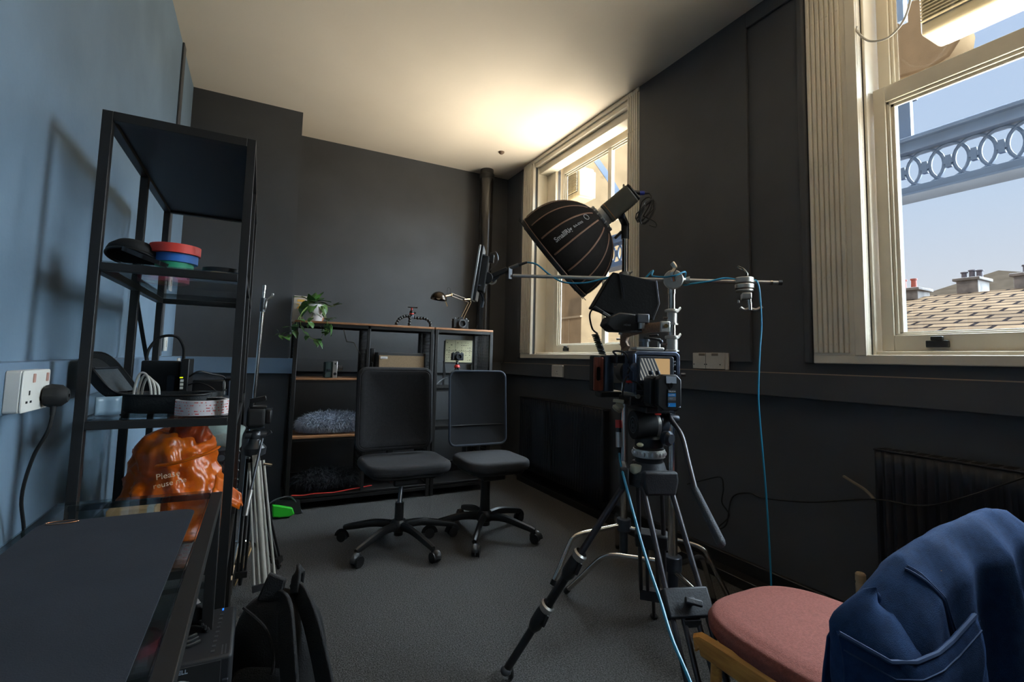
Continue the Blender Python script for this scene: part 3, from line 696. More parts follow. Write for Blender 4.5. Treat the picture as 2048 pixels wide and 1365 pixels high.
def lattice(o, u, w_, h_, n_, m_):
    g = MB(); u = V(u)
    for i in range(n_):
        for j in range(m_):
            c = V(o)+u*((i+.5)*w_/n_)+V((0, 0, (j+.5)*h_/m_)); nn = u.cross(V((0, 0, 1)))
            g.torus(c, nn, .45*w_/n_, .004, 12, 5, sxy=(1, 1)) ; g.torus(c+u*(w_/n_*.5)+V((0, 0, h_/m_*.5)), nn, .22*w_/n_, .004, 10, 5)
    return g
lattice((cx0, cy0, cz0), (1, 0, 0), cx1-cx0, cz1-cz0-.01, 7, 5).build('lattice_side', 'crate', t)
lattice((cx1, cy0, cz0), (0, 1, 0), cy1-cy0, cz1-cz0-.01, 8, 5).build('lattice_side', 'crate', t)
MB().bx((cx0+.004, cy0+.012, cz0+.006), (cx0+.008, cy1-.01, cz1-.014)).build('back_side', 'crate', t)
t = thing('folded_cloth', 'pale grey-green folded cloth lying on top of the lattice crate', 'cloth', (-.16, 2.42, cz1))
def cl(u, v):
    return (-.245+.205*u, 2.30+.27*v, cz1+.035+.03*math.sin(math.pi*u)*math.sin(math.pi*v)+.004*math.sin(12*u+5*v))
g = MB().sheet(cl, 18, 14); g.build('cloth', mat('grey_green_cloth', (140, 156, 152), .9, var=.06, vscale=30, bump=.2, bscale=90), t, solid=.062, sub=1, bevel=.01)

t = thing('cardboard_flat', 'flattened brown cardboard leaning by the foot of the metal shelving', 'cardboard', (-.01, 2.8, 0))
MB().prism([(0, 0), (.30, 0), (.30, .10), (.10, .17), (0, .14)], (-.035, 2.70, 0.002), (.08, 1, 0), (.35, -.03, .94), .004).build('sheet', 'card', t)
t = thing('cardboard_box', 'small brown cardboard box in front of the orange bag, seen through the glass table edge', 'box', (-.28, 1.7, SZ3))
MB().bx((-.335, 1.665, SZ3), (-.225, 1.745, SZ3+.165)).build('box', 'card', t, bevel=.003)
MB().bx((-.245, 1.6645, SZ3), (-.23, 1.7455, SZ3+.1655)).build('tape_strip', 'off_white', t)

# ------------------------------------------------------------------ narrow glass-topped table in front
t = thing('glass_table', 'narrow black metal table with a glass top in the left foreground', 'table', (-.23, 1.0, 0))
TX0, TX1, TY0, TY1 = -.396, -.062, .50, 1.504
for x in (TX0, TX1-.025):
    for y in (TY0, TY1-.025): MB().bx((x, y, 0), (x+.025, y+.025, .716)).build('leg', 'black_metal', t, bevel=.0015)
MB().bx((TX0, TY0, .712), (TX0+.025, TY1, .7355)).bx((TX1-.025, TY0, .712), (TX1, TY1, .7355)).bx((TX0+.025, TY0, .712), (TX1-.025, TY0+.025, .7355)).bx((TX0+.025, TY1-.012, .722), (TX1-.025, TY1, .7355)).build('top_frame', 'black_metal', t, bevel=.0015)
MB().bx((TX0+.004, TY0+.004, .7358), (TX1-.026, TY1-.001, .7418)).build('glass_top', 'shelf_glass', t)
t = thing('desk_mat', 'large dark navy desk mat with rounded corners lying on the glass table', 'mat', (-.225, .97, .742))
MB().prism(rrect(.266, .76, .028, 6), (-.239, .955, .7422), (1, 0, 0), (0, 1, 0), .0025).build('mat', mat('navy_desk_mat', (40, 43, 50), .85, spec=.25, var=.10, vscale=8, bump=.12, bscale=500), t)
t = thing('bracelet', 'thin coppery wire bracelet at the far left corner of the desk mat', 'bracelet', (-.335, 1.325, .745))
MB().torus((-.335, 1.322, .7465), (0, .05, 1), .022, .0011, 30, 6, sxy=(1.2, .55)).build('ring', mat('copper_wire', (196, 150, 120), .25, metal=1), t)

# ------------------------------------------------------------------ black power box under the table, backpack beside it
t = thing('power_box', 'black equipment box with white lettering on the floor beside the glass table', 'equipment box', (-.14, 1.45, 0))
BX0, BX1, BY0, BY1, BZ = -.30, -.012, 1.345, 1.595, .40
MB().bx((BX0, BY0, .01), (BX1, BY1, BZ)).build('casing', mat('dark_box_plastic', (27, 28, 31), .5, var=.1, vscale=30), t, bevel=.008, seg=3)
MB().bx((BX0, BY0-.003, .03), (BX1-.022, BY0, BZ-.006)).build('front_panel', 'matte_black', t, bevel=.002)
MB().bx((BX1-.018, BY0-.006, .02), (BX1-.006, BY0+.004, BZ-.05)).build('corner_rail', 'gunmetal', t, bevel=.002)
g = MB()
for k in range(9): g.bx((-.058+.001*k, 1.37+.022*k, BZ), (-.050+.001*k, 1.379+.022*k, BZ+.0012))
g.build('top_slots', 'grey_metal', t)
MB().bx((-.046, 1.575, BZ), (-.042, 1.583, BZ+.002)).build('indicator_light', mat('blue_led', (40, 120, 230), .4, emit=1.0), t)
for k in range(2): MB().bx((-.036+.007*k, 1.352, BZ), (-.033+.007*k, 1.395, BZ+.001)).build('top_line', 'grey_metal', t)
M['print_grey'] = mat('pale_grey_print', (150, 160, 170), .6); M['print_white'] = mat('white_print', (206, 206, 206), .6)
text('lettering', 'NEWELL', .0125, (-.146, BY0-.0032, BZ-.019), (1, 0, .0), (0, 0, 1), 'print_grey', t, bold=True)
g = MB()
c0 = V((-.118, BY0-.0032, BZ-.078))
g.ring([(.046*math.cos(a*math.pi/20), .046*math.sin(a*math.pi/20)) for a in range(40)], [(.037*math.cos(a*math.pi/20), .037*math.sin(a*math.pi/20)) for a in range(40)], c0, (1, 0, 0), (0, 0, 1), .0008)
for dx in (-.014, .014): g.ring([(dx+.018*math.cos(a*math.pi/14), .006+.018*math.sin(a*math.pi/14)) for a in range(28)], [(dx+.010*math.cos(a*math.pi/14), .006+.010*math.sin(a*math.pi/14)) for a in range(28)], c0, (1, 0, 0), (0, 0, 1), .0008)
g.build('round_logo', 'print_white', t)
t = thing('coiled_lead', 'black lead with a plug coiled on top of the lettered equipment box', 'cable', (-.11, 1.47, BZ))
g = MB()
for k in range(3):
    g.tube([(-.12+(.05-.006*k)*math.cos(a*.5), 1.465+(.055-.007*k)*math.sin(a*.5), BZ+.006+.006*k) for a in range(12)], .0035, 7, smooth=3)
g.build('coil', 'rubber', t)
MB().lathe([(.014, 0), (.017, .01), (.015, .03), (.006, .036), (.004, .05)], (-.098, 1.50, BZ+.02), (-.2, .3, 1), n=14, cap=True).build('plug', 'black', t)
g = MB().bar((-.098, 1.50, BZ+.06), (-.135, 1.535, BZ+.10), .012, .005).build('plug_flap', 'grey_metal', t)

M['pack'] = mat('black_nylon', (20, 20, 22), .6, var=.2, vscale=60, bump=.3, bscale=260); M['strap'] = mat('black_padded_strap', (26, 26, 28), .75, var=.15, vscale=60, bump=.3, bscale=300)
t = thing('backpack', 'black backpack standing on the carpet beside the lettered equipment box', 'backpack', (.13, 1.66, 0))
pc = V((.115, 1.64, 0)); ru = Matrix.Rotation(math.radians(-28), 3, 'Z'); pu = ru @ V((1, 0, 0)); pv = ru @ V((0, 1, 0))
def packf(u, v):
    a = 2*math.pi*u; z = .40*v
    prof = (1-abs(2*v-.9)**4*.5) if v > .45 else 1-.12*(.45-v)
    k = max(0.0, min(1.0, (1-v)/.10))**.5
    w_, d_ = .122*prof*k, .11*prof*k*(1-.25*v)
    c_, s_ = math.cos(a), math.sin(a)
    x_ = math.copysign(abs(c_)**.7, c_)*w_; y_ = math.copysign(abs(s_)**.7, s_)*d_
    n_ = noise.noise(V((x_*14, y_*14, z*11)))*.010
    p = pc+pu*(x_*(1+n_*6))+pv*(y_-.10*v*0+n_)+V((0, 0, z+.004))
    return p+pu*(-.02*v)
MB().sheet(packf, 44, 30, closed_u=True).build('body', 'pack', t, ang=180)
def pk(u, v): # flat front pocket facing the camera
    a = 2*math.pi*u; k = v
    c_, s_ = math.cos(a), math.sin(a)
    x_ = math.copysign(abs(c_)**.6, c_)*.10*math.sqrt(max(0, 1-(1-k)**2*1)); z_ = .13+math.copysign(abs(s_)**.6, s_)*.115*k
    return pc+pu*(x_)+pv*(-.112-.03*math.sqrt(max(0, 1-k*k)))+V((0, 0, z_))
MB().sheet(pk, 30, 9, closed_u=True).build('front_pocket', 'pack', t, ang=180)
MB().tube([pc+pu*.02+pv*(-.142)+V((0, 0, .20)), pc+pu*.018+pv*(-.148)+V((0, 0, .15)), pc+pu*.026+pv*(-.146)+V((0, 0, .10))], .0022, 6, smooth=4).build('zip_pull', 'grey_metal', t)
MB().tube([pc+pu*(-.08)+pv*(-.085)+V((0, 0, .385)), pc+pu*.0+pv*(-.1)+V((0, 0, .33)), pc+pu*(.03)+pv*(-.12)+V((0, 0, .24)), pc+pu*(-.02)+pv*(-.125)+V((0, 0, .13)), pc+pu*(-.04)+pv*(-.12)+V((0, 0, .03))], .004, 6, smooth=6).build('seam_piping', 'strap', t)
def strap(pts, w_, name):
    P = smooth_path(pts, 8); side = [q for q in P]
    vs = []; fs = []
    for i, p in enumerate(P):
        d = (P[min(i+1, len(P)-1)]-P[max(i-1, 0)]).normalized(); s_ = d.cross(pu*.3+pv*1.0).normalized()
        vs += [p-s_*w_/2, p+s_*w_/2]
    for i in range(len(P)-1): fs.append((2*i, 2*i+1, 2*i+3, 2*i+2))
    return MB().add(vs, fs).build(name, 'strap', t, solid=.012, bevel=.004)
top = pc+V((0, 0, .40))
strap([top+pu*.01+pv*.04+V((0, 0, -.03)), top+pu*.05-pv*.02+V((0, 0, .0)), top+pu*.11-pv*.07+V((0, 0, -.06)), top+pu*.165-pv*.10+V((0, 0, -.19)), top+pu*.19-pv*.10+V((0, 0, -.31)), top+pu*.17-pv*.07+V((0, 0, -.39))], .055, 'shoulder_strap')
strap([top-pu*.02+pv*.0+V((0, 0, -.03)), top+pu*.03-pv*.07+V((0, 0, -.015)), top+pu*.075-pv*.13+V((0, 0, -.12)), top+pu*.10-pv*.15+V((0, 0, -.26)), top+pu*.09-pv*.13+V((0, 0, -.385))], .055, 'shoulder_strap')
strap([top+pu*.01+pv*.06+V((0, 0, -.03)), top+pu*.02+pv*.05+V((0, 0, .035)), top+pu*.03-pv*.0+V((0, 0, .045)), top+pu*.04-pv*.03+V((0, 0, .0))], .03, 'grab_handle')
MB().prism([(-.035, 0), (.03, -.012), (.04, .055), (-.01, .075)], top-pu*.035-pv*.02-V((0, 0, .02)), pu+pv*.2, V((0, 0, 1))+pv*.15, .02).build('top_flap', 'pack', t, bevel=.006)

# ------------------------------------------------------------------ silver tripod with camcorder and tall stand leaning by the shelving
t = thing('silver_tripod', 'silver video tripod with folded legs standing behind the metal shelving', 'tripod', (.05, 2.5, 0))
A = V((.018, 2.52, .64)); Fn = V((.085, 2.44, .09))
d_ = (Fn-A).normalized(); sx_ = d_.cross(V((0, 1, 0))).normalized()
leg = MB()
for k in (-2, -1, 1, 2): leg.cyl(A+sx_*(k*.0145)+d_*.03, Fn+sx_*(k*.0205), .0052, n=10)
lg = leg.cyl(A, Fn, .0115, n=14).bar(A+d_*.0, A+d_*.05, .03, .07, sx_.cross(d_)).build('leg', 'bright_alloy', t)
MB().bar(Fn-d_*.012, Fn+d_*.015, .10, .034, d_.cross(sx_)).build('leg_clamp', 'grey_metal', lg, bevel=.002)
MB().cyl(Fn, Fn+d_*.075, .010, n=12).lathe([(.012, 0), (.012, .01), (.004, .02)], Fn+d_*.07, d_, n=12, cap=True).build('leg_tip', 'bright_alloy', lg)
for q, e2 in (((.0, 2.60, .62), (.155, 2.78, .02)), ((.0, 2.545, .62), (-.012, 2.66, .02))):
    q = V(q); e2 = V(e2); dd = (e2-q).normalized(); ss = dd.cross(V((0, 1, 0))).normalized()
    g = MB()
    for k in (-1, 0, 1): g.cyl(q+ss*k*.016, e2-dd*.05+ss*k*.016, .006, n=10)
    o = g.bar(e2-dd*.07, e2-dd*.04, .05, .03).build('leg', 'black_metal', t)
    MB().cyl(e2-dd*.05, e2, .011, .008, n=10).build('leg_tip', 'rubber', o)
MB().lathe([(.022, -.03), (.045, -.02), (.048, .01), (.03, .03), (.026, .05)], (.012, 2.535, .66), n=20, cap=True).build('crown', 'grey_metal', t)
MB().ball((.012, 2.535, .725), .03, (1, 1, .9)).cyl((-.03, 2.53, .73), (.055, 2.53, .725), .018, n=14).cyl((.05, 2.53, .725), (.075, 2.525, .74), .008, n=10).build('fluid_head', 'grey_metal', t)
MB().bx((-.025, 2.50, .757), (.045, 2.57, .767)).build('head_plate', 'gunmetal', t, bevel=.002)
MB().cyl((.04, 2.50, .715), (.0, 2.40, .47), .0055, n=10).build('pan_handle', 'grey_metal', t)
MB().cyl((.0065, 2.414, .51), (-.008, 2.375, .415), .010, n=12).build('pan_grip', 'silver', t)
MB().cyl((.05, 2.50, .60), (.085, 2.50, .592), .006, n=10).build('lock_screw', 'chrome', t)
t = thing('camcorder', 'black camcorder seen from behind on the silver tripod', 'camera', (.02, 2.53, .768))
MB().bx((-.03, 2.47, .768), (.045, 2.62, .85)).build('body', 'matte_black', t, bevel=.014, seg=3)
MB().bx((.045, 2.50, .778), (.072, 2.60, .842)).build('side_grip', 'black', t, bevel=.008, seg=3)
MB().bx((.0715, 2.53, .782), (.075, 2.60, .842)).build('screen_edge', 'gunmetal', t, bevel=.001)
MB().bx((-.02, 2.49, .85), (.05, 2.56, .86)).build('top_plate', 'black', t, bevel=.004)
MB().bar((-.015, 2.50, .855), (-.012, 2.50, .885), .016, .016).bar((-.02, 2.49, .884), (.045, 2.49, .898), .014, .022).build('viewfinder_arm', 'black', t, bevel=.003)
t = thing('light_stand', 'tall slim chrome light stand behind the metal shelving', 'light stand', (-.01, 2.75, 0))
MB().cyl((-.012, 2.75, .60), (.006, 2.75, 1.31), .009, n=14).build('column', 'chrome', t)
MB().cyl((.006, 2.75, 1.31), (.0085, 2.75, 1.44), .0065, n=12).cyl((.0085, 2.75, 1.425), (.0085, 2.75, 1.445), .008, n=12).build('spigot', 'chrome', t)
MB().tube([(.012, 2.745, 1.325), (.018, 2.74, 1.33), (.022, 2.74, 1.365), (.045, 2.735, 1.39), (.048, 2.735, 1.405)], .006, 8, smooth=5).build('lock_lever', 'silver', t)
MB().cyl((.006, 2.75, 1.31), (.0075, 2.75, 1.38), .013, n=14).build('collar', 'grey_metal', t)
MB().cyl((-.0135, 2.75, .60), (-.026, 2.75, .09), .011, n=14).build('lower_column', 'silver', t)
for a in (20, 140, 260):
    c_, s_ = math.cos(math.radians(a)), math.sin(math.radians(a))
    MB().tube([(-.024, 2.75, .18), (-.024+.05*c_, 2.75+.05*s_, .17), (-.024+.20*c_, 2.75+.20*s_, .012)], .007, 8, smooth=4).build('leg', 'chrome', t)

# green dustpan brush
t = thing('dustpan', 'black dustpan with a metal rim on the carpet by the chimney breast', 'dustpan', (.23, 3.74, 0))
MB().prism([(-.10, 0), (.10, 0), (.085, .09), (.05, .10), (-.06, .10)], (.23, 3.72, .004), (1, -.05, .0), (0, .25, 1), .006).build('pan', 'matte_black', t)
MB().tube([(.115, 3.70, .085), (.16, 3.715, .112), (.235, 3.73, .122), (.275, 3.735, .10), (.31, 3.73, .05), (.335, 3.72, .006)], .005, 8, smooth=6).build('metal_rim', 'grey_metal', t)
t = thing('green_brush', 'bright green brush block lying in the dustpan by the chimney breast', 'brush', (.20, 3.70, 0))
MB().prism([(-.07, .012), (-.075, .09), (.05, .055), (.065, .012), (.03, 0), (-.03, .002)], (.215, 3.69, .004), (1, .05, 0), (0, .1, 1), .05).build('block', mat('bright_green_plastic', (40, 186, 40), .45), t, bevel=.008, seg=3)

# ------------------------------------------------------------------ low wood-topped shelf units on the back wall
FY0, FY1 = 3.79, 4.15
FT, FA, FB, FC = 1.346, .930, .513, .095
def mesh_side(x, parent):
    g = MB()
    for i in range(15):
        y = FY0+.03+i*(FY1-FY0-.06)/14
        g.bx((x-.0012, y-.0012, .10), (x+.0012, y+.0012, FT-.03))
    for i in range(44):
        z = .10+i*(FT-.13)/43
        g.bx((x-.001, FY0+.025, z-.001), (x+.001, FY1-.025, z+.001))
    g.build('mesh_side', 'black_metal', parent, smooth=False)
def low_unit(x0, x1, label, levels, mids):
    t = thing('shelf_unit', label, 'shelves', ((x0+x1)/2, (FY0+FY1)/2, 0))
    for x in (x0, x1-.026):
        for y in (FY0, FY1-.026): MB().bx((x, y, 0), (x+.026, y+.026, FT-.012)).build('post', 'black_metal', t, bevel=.002)
    rail = lambda a, b_: MB().bx(a, b_).build('rail', 'black_metal', t, bevel=.0015)
    for z in (FT-.016, FC-.02):
        rail((x0+.026, FY0+.002, z-.024), (x1-.026, FY0+.022, z)); rail((x0+.026, FY1-.022, z-.024), (x1-.026, FY1-.002, z))
        for x in (x0+.002, x1-.022): rail((x, FY0+.026, z-.024), (x+.02, FY1-.026, z))
    for a, b_, z in levels:
        if z != FC:
            rail((a, FY0+.004, z-.034), (b_, FY0+.02, z-.014)); rail((a, FY1-.02, z-.034), (b_, FY1-.004, z-.014))
    for x in mids:
        for y in (FY0+.002, FY1-.022): MB().bx((x, y, FC), (x+.022, y+.02, FT-.016)).build('post', 'black_metal', t, bevel=.0015)
    MB().bx((x0, FY0-.002, FT-.016), (x1, FY1, FT)).build('top_board', 'wood', t, bevel=.002)
    for a, b_, z in levels:
        MB().bx((a, FY0, z-.014), (b_, FY1-.003, z)).build('shelf_board', 'wood' if z in (FA, FB) else 'black_metal', t, bevel=.0015)
    mesh_side(x0+.012, t); mesh_side(x1-.012, t)
    for x in mids: mesh_side(x+.011, t)
    return t
F0, F1, F2, F3 = .222, 1.264, 1.276, 1.795
low_unit(F0, F1, 'wide black metal shelf unit with wooden shelves on the back wall, a plant on top', [(F0+.026, .735, FA), (F0+.026, .735, FB), (F0+.026, F1-.026, FC), (.757, F1-.026, .86), (.757, F1-.026, .46)], (.735,))
low_unit(F2, F3, 'narrow black metal shelf unit beside the corner pipe, a desk lamp on top', [(F2+.026, F3-.026, .86), (F2+.026, F3-.026, .55), (F2+.026, F3-.026, FC)], ())

# calendar, plant
t = thing('desk_calendar', 'pale desk calendar with gold print half hidden behind the trailing plant', 'calendar', (.262, 4.02, FT))
KU, KV = V((1, .12, 0)), V((.03, .12, 1))
MB().prism([(-.052, 0), (.052, 0), (.048, .205), (-.048, .205)], (.262, 4.02, FT), KU, KV, -.012).build('card_block', mat('grey_card', (176, 166, 152), .8, var=.05, vscale=15), t, bevel=.001)
GN = KU.normalized().cross(KV.normalized())
M['gold'] = mat('gold_print', (226, 176, 84), .4, metal=.3)
MB().prism([(-.024, .158), (.028, .158), (.028, .176), (-.024, .176)], V((.262, 4.02, FT))+GN*.0008, KU, KV, .0006).build('gold_bar', 'gold', t)
text('gold_number', '20', .058, V((.262, 4.02, FT))+GN*.0012-KU*.026+KV.normalized()*.105, KU, KV, 'gold', t, bold=True)
t = thing('potted_plant', 'trailing green plant in a white pot at the left end of the wide shelf top', 'plant', (.352, 3.95, FT))
PC = V((.356, 3.94, FT))
MB().lathe([(.001, .0), (.058, .0), (.064, .008), (.078, .07), (.079, .1), (.07, .132), (.066, .132), (.072, .1), (.06, .09), (.001, .09)], PC, n=36).build('pot', mat('white_ceramic_pot', (208, 206, 206), .5, var=.04, vscale=25), t)
gl = MB()
for k in range(7):
    a0 = -.55+k*.05
    gl.add([PC+V((math.cos(a)*r_, math.sin(a)*r_, z)) for a, r_, z in ((a0, .0655, .006), (a0+.05, .0655, .006), (a0+.05, .0785+.0012, .062-abs(k-3)*.013), (a0, .0785+.0012, .062-abs(k-3)*.013))], [(0, 1, 2, 3)])
gl.build('terracotta_patch', mat('terracotta_glaze', (206, 130, 74), .6), t)
MB().lathe([(.001, .088), (.071, .088)], PC, n=24).build('soil', mat('soil', (40, 32, 26), .95, bump=.5, bscale=150), t)
M['leaf'] = mat('pothos_leaf', (74, 112, 50), .38, rgb2=(44, 84, 40), vscale=22, spec=.5)
M['vine'] = mat('vine_stem', (118, 144, 66), .5)
lf = MB(); vn = MB(); rnd = random.Random(5)
def leaf(p, d, s_, up=V((0, 0, 1))):
    d = V(d).normalized(); sd = d.cross(up)
    sd = (sd if sd.length > .1 else V((1, 0, 0))).normalized(); nn = sd.cross(d)
    out = [(0, 0), (-.12, .30), (.10, .46), (.42, .42), (.75, .20), (1.05, 0)]
    vs = []; 
    for x_, y_ in out: vs.append(V(p)+d*(x_*s_)+nn*(.10*s_*math.sin(x_*2.2)-.18*s_*max(0, x_)**2))
    L = [V(p)+d*(x_*s_)+sd*(y_*s_)+nn*(.16*s_*y_*2*.5-.18*s_*max(0, x_)**2) for x_, y_ in out]
    Rr = [V(p)+d*(x_*s_)-sd*(y_*s_)+nn*(.16*s_*y_*2*.5-.18*s_*max(0, x_)**2) for x_, y_ in out]
    n_ = len(out); lf.add(vs+L+Rr, [(i, i+1, n_+i+1, n_+i) for i in range(n_-1)]+[(i, 2*n_+i, 2*n_+i+1, i+1) for i in range(n_-1)])
# top tuft (positions in metres, read off the plant)
tuft = [((-.02, 0, .15), (-.2, -.3, .6), .075), ((.01, .01, .17), (.3, -.2, .5), .08), ((.03, -.01, .16), (.8, -.2, .1), .085), ((.04, .0, .15), (.9, .1, -.1), .085), ((.0, .02, .17), (.1, .3, .9), .07), ((.02, -.02, .14), (.6, -.6, -.3), .075), ((-.03, -.02, .14), (-.7, -.4, -.2), .085), ((-.05, -.03, .15), (-.6, -.5, -.6), .08), ((-.02, -.05, .13), (-.2, -.7, -.7), .09), ((-.06, -.01, .17), (-.9, .1, .25), .085), ((.05, -.04, .13), (.3, -.6, -.9), .085), ((.06, -.03, .11), (.15, -.5, -1), .075), ((-.03, .02, .16), (-.6, .3, .5), .07), ((.03, .03, .17), (.5, .5, .4), .07), ((-.07, -.05, .11), (-.3, -.5, -.9), .085), ((-.01, -.04, .15), (.2, -.8, .1), .07)]
for a, d, s_ in tuft:
    leaf(PC+V(a), d, s_); vn.tube([PC+V((a[0]*.3, a[1]*.3, .09)), PC+V((a[0]*.7, a[1]*.7, (a[2]+.09)/2+.03)), PC+V(a)], .0017, 5, smooth=4)
vines = [[(-.03, -.05, .13), (-.09, -.11, .06), (-.10, -.17, -.02), (-.085, -.19, -.07), (-.06, -.20, -.11), (-.015, -.20, -.135), (.02, -.20, -.14), (.035, -.20, -.155), (.045, -.20, -.125)],
         [(-.04, -.06, .12), (-.11, -.13, .02), (-.13, -.17, -.06), (-.15, -.19, -.10), (-.19, -.20, -.125), (-.225, -.20, -.12), (-.235, -.2, -.105)],
         [(.05, -.05, .13), (.075, -.13, .03), (.085, -.18, -.04), (.09, -.19, -.06), (.075, -.2, -.085), (.055, -.2, -.09), (.045, -.2, -.07)],
         [(.04, -.06, .12), (.07, -.11, .03), (.075, -.13, .02), (.082, -.15, .015)],
         [(.03, .0, .13), (.09, .0, .125), (.135, -.01, .13), (.155, -.02, .145)],
         [(-.0, -.07, .12), (-.015, -.10, .05), (-.03, -.165, .005), (-.045, -.19, -.03)]]
for vi in vines:
    P = smooth_path([PC+V(q) for q in vi], 6); vn.tube(P, .0021, 6)
    for i in range(5, len(P), 5):
        d = (P[i]-P[i-1]); side = V((rnd.uniform(-1, 1), -.5, rnd.uniform(-1, .3)))
        if i > 6: leaf(P[i], d.normalized()*.6+side, rnd.uniform(.03, .062))
    leaf(P[-1], (P[-1]-P[-3]), .032)
leaf(PC+V((.082, -.15, .015)), (.9, -.2, .35), .06); leaf(PC+V((.10, -.19, -.03)), (.25, -.1, -1), .075); leaf(PC+V((.085, -.19, -.03)), (-.05, -.1, -1), .065)
leaf(PC+V((-.13, -.17, -.06)), (-1, -.3, .15), .085); leaf(PC+V((-.15, -.19, -.09)), (-.8, .1, -.1), .07); leaf(PC+V((-.02, -.10, .06)), (.9, -.3, -.25), .07)
vn.build('vines', 'vine', t); lf.build('leaves', 'leaf', t, ang=180)

# flexible-legged tripod
t = thing('flexible_tripod', 'small black tripod with bendy beaded legs and a red knob on the wide shelf top', 'tripod', (1.11, 3.95, FT))
def beads(pts, name='leg'):
    P = smooth_path(pts, 10); g = MB(); acc = 0; last = P[0]; k = 0
    g.tube(P, .005, 6)
    for p in P:
        if (p-last).length > .021 or k == 0: g.ball(p, .0138, n=12); last = p; k += 1
    g.lathe([(.011, 0), (.012, .006), (.006, .014)], P[-1]-V((0, 0, .004)), n=10, cap=True)
    return g.build(name, 'black', t)
h0 = V((1.115, 3.95, FT+.085))
beads([h0, h0+V((-.05, 0, .005)), h0+V((-.10, -.01, -.02)), h0+V((-.125, -.02, -.055)), h0+V((-.133, -.02, -.078))])
beads([h0, h0+V((-.02, -.03, -.01)), h0+V((-.025, -.04, -.045)), h0+V((-.03, -.045, -.078))])
beads([h0, h0+V((.06, .0, -.005)), h0+V((.12, -.01, -.008)), h0+V((.155, -.02, -.04)), h0+V((.163, -.02, -.078))])
MB().lathe([(.018, -.012), (.022, 0), (.018, .016), (.012, .02)], h0, n=16, cap=True).build('hub', 'gunmetal', t)
MB().lathe([(.014, .018), (.018, .026), (.017, .05), (.011, .056)], h0, n=16, cap=True).build('ball_head', 'black', t)
MB().cyl(h0+V((.012, -.004, .036)), h0+V((.034, -.01, .036)), .007, n=10).build('side_knob', 'black', t)
MB().lathe([(.0175, .022), (.019, .024), (.019, .03), (.0175, .032)], h0, n=16).build('red_ring', 'red', t)
MB().cyl(h0+V((0, 0, .054)), h0+V((0, 0, .078)), .0075, n=10).build('red_stem', 'red', t)
MB().bx(h0+V((-.03, -.018, .078)), h0+V((.03, .018, .086))).build('quick_release', 'black', t, bevel=.002)
MB().cyl(h0+V((.026, -.02, .08)), h0+V((.042, -.026, .08)), .006, n=8).build('lock_knob', 'black', t)
o = MB().bx((1.03, 3.90, FT), (1.10, 3.94, FT+.006)).build('small_plate', 'black', bevel=.001); tag(o, 'small flat black plate lying under the bendy-legged tripod', 'plate')

# desk lamp
t = thing('desk_lamp', 'black and brass jointed desk lamp with a dome shade on the narrow shelf top', 'lamp', (1.555, 4.0, FT))
M['bronze'] = mat('dark_nickel_lamp', (70, 60, 48), .22, metal=.75, var=.1, vscale=20); M['brass'] = mat('brass_fitting', (190, 160, 116), .25, metal=1)
MB().lathe([(.075, 0), (.075, .01), (.06, .018), (.02, .024), (.012, .04)], (1.555, 4.02, FT), n=32, cap=True).build('base', 'bronze', t)
e1 = V((1.555, 4.02, FT+.03)); e2 = V((1.665, 4.02, FT+.262)); e3 = V((1.47, 3.98, FT+.305)); 
for s_ in (-.014, .014): MB().cyl(e1+V((s_, 0, 0)), e2+V((s_*.8, 0, 0)), .0048, n=8).build('lower_arm', 'bronze', t)
for s_ in (-.011, .013): MB().cyl(e2+V((0, 0, s_)), e3+V((0, 0, s_)), .0042, n=8).build('upper_arm', 'bronze', t)
MB().cyl(V((1.60, 4.0, FT+.276)), V((1.66, 4.015, FT+.285)), .009, n=10).build('joint_sleeve', 'brass', t)
MB().ball(e2, .014, n=12).build('elbow', 'bronze', t); MB().ball(e3, .013, n=12).build('wrist', 'brass', t)
MB().tube([e3+V((-.005, 0, .012)), e3+V((-.01, 0, .05)), e3+V((-.03, 0, .062)), e3+V((-.038, 0, .03)), e3+V((-.034, 0, .0))], .0022, 6, smooth=5).build('flex', 'black', t)
sc_ = V((1.345, 3.95, FT+.25))
MB().cyl(e3, sc_+V((.05, .01, .032)), .009, n=10).build('shade_arm', 'brass', t)
prof = [(.071*math.cos(a*math.pi/20), .07*math.sin(a*math.pi/20)) for a in range(0, 10)]+[(.008, .0705)]
MB().lathe(prof+[(.001, .0708)], sc_, (.12, 0, 1), n=36).lathe([(.0685, 0), (.06, .035), (.035, .06), (.001, .066)], sc_, (.12, 0, 1), n=36).lathe([(.0685, 0), (.071, 0)], sc_, (.12, 0, 1), n=36).build('shade', mat('dark_gloss_shade', (52, 42, 32), .2, metal=.6), t)
MB().ball(sc_+V((0, 0, .022)), .022, n=14).build('bulb', 'off_white', t)
MB().cyl(sc_+V((.055, -.01, .0)), sc_+V((.075, -.02, -.055)), .0035, n=8).build('handle_pin', 'brass', t)
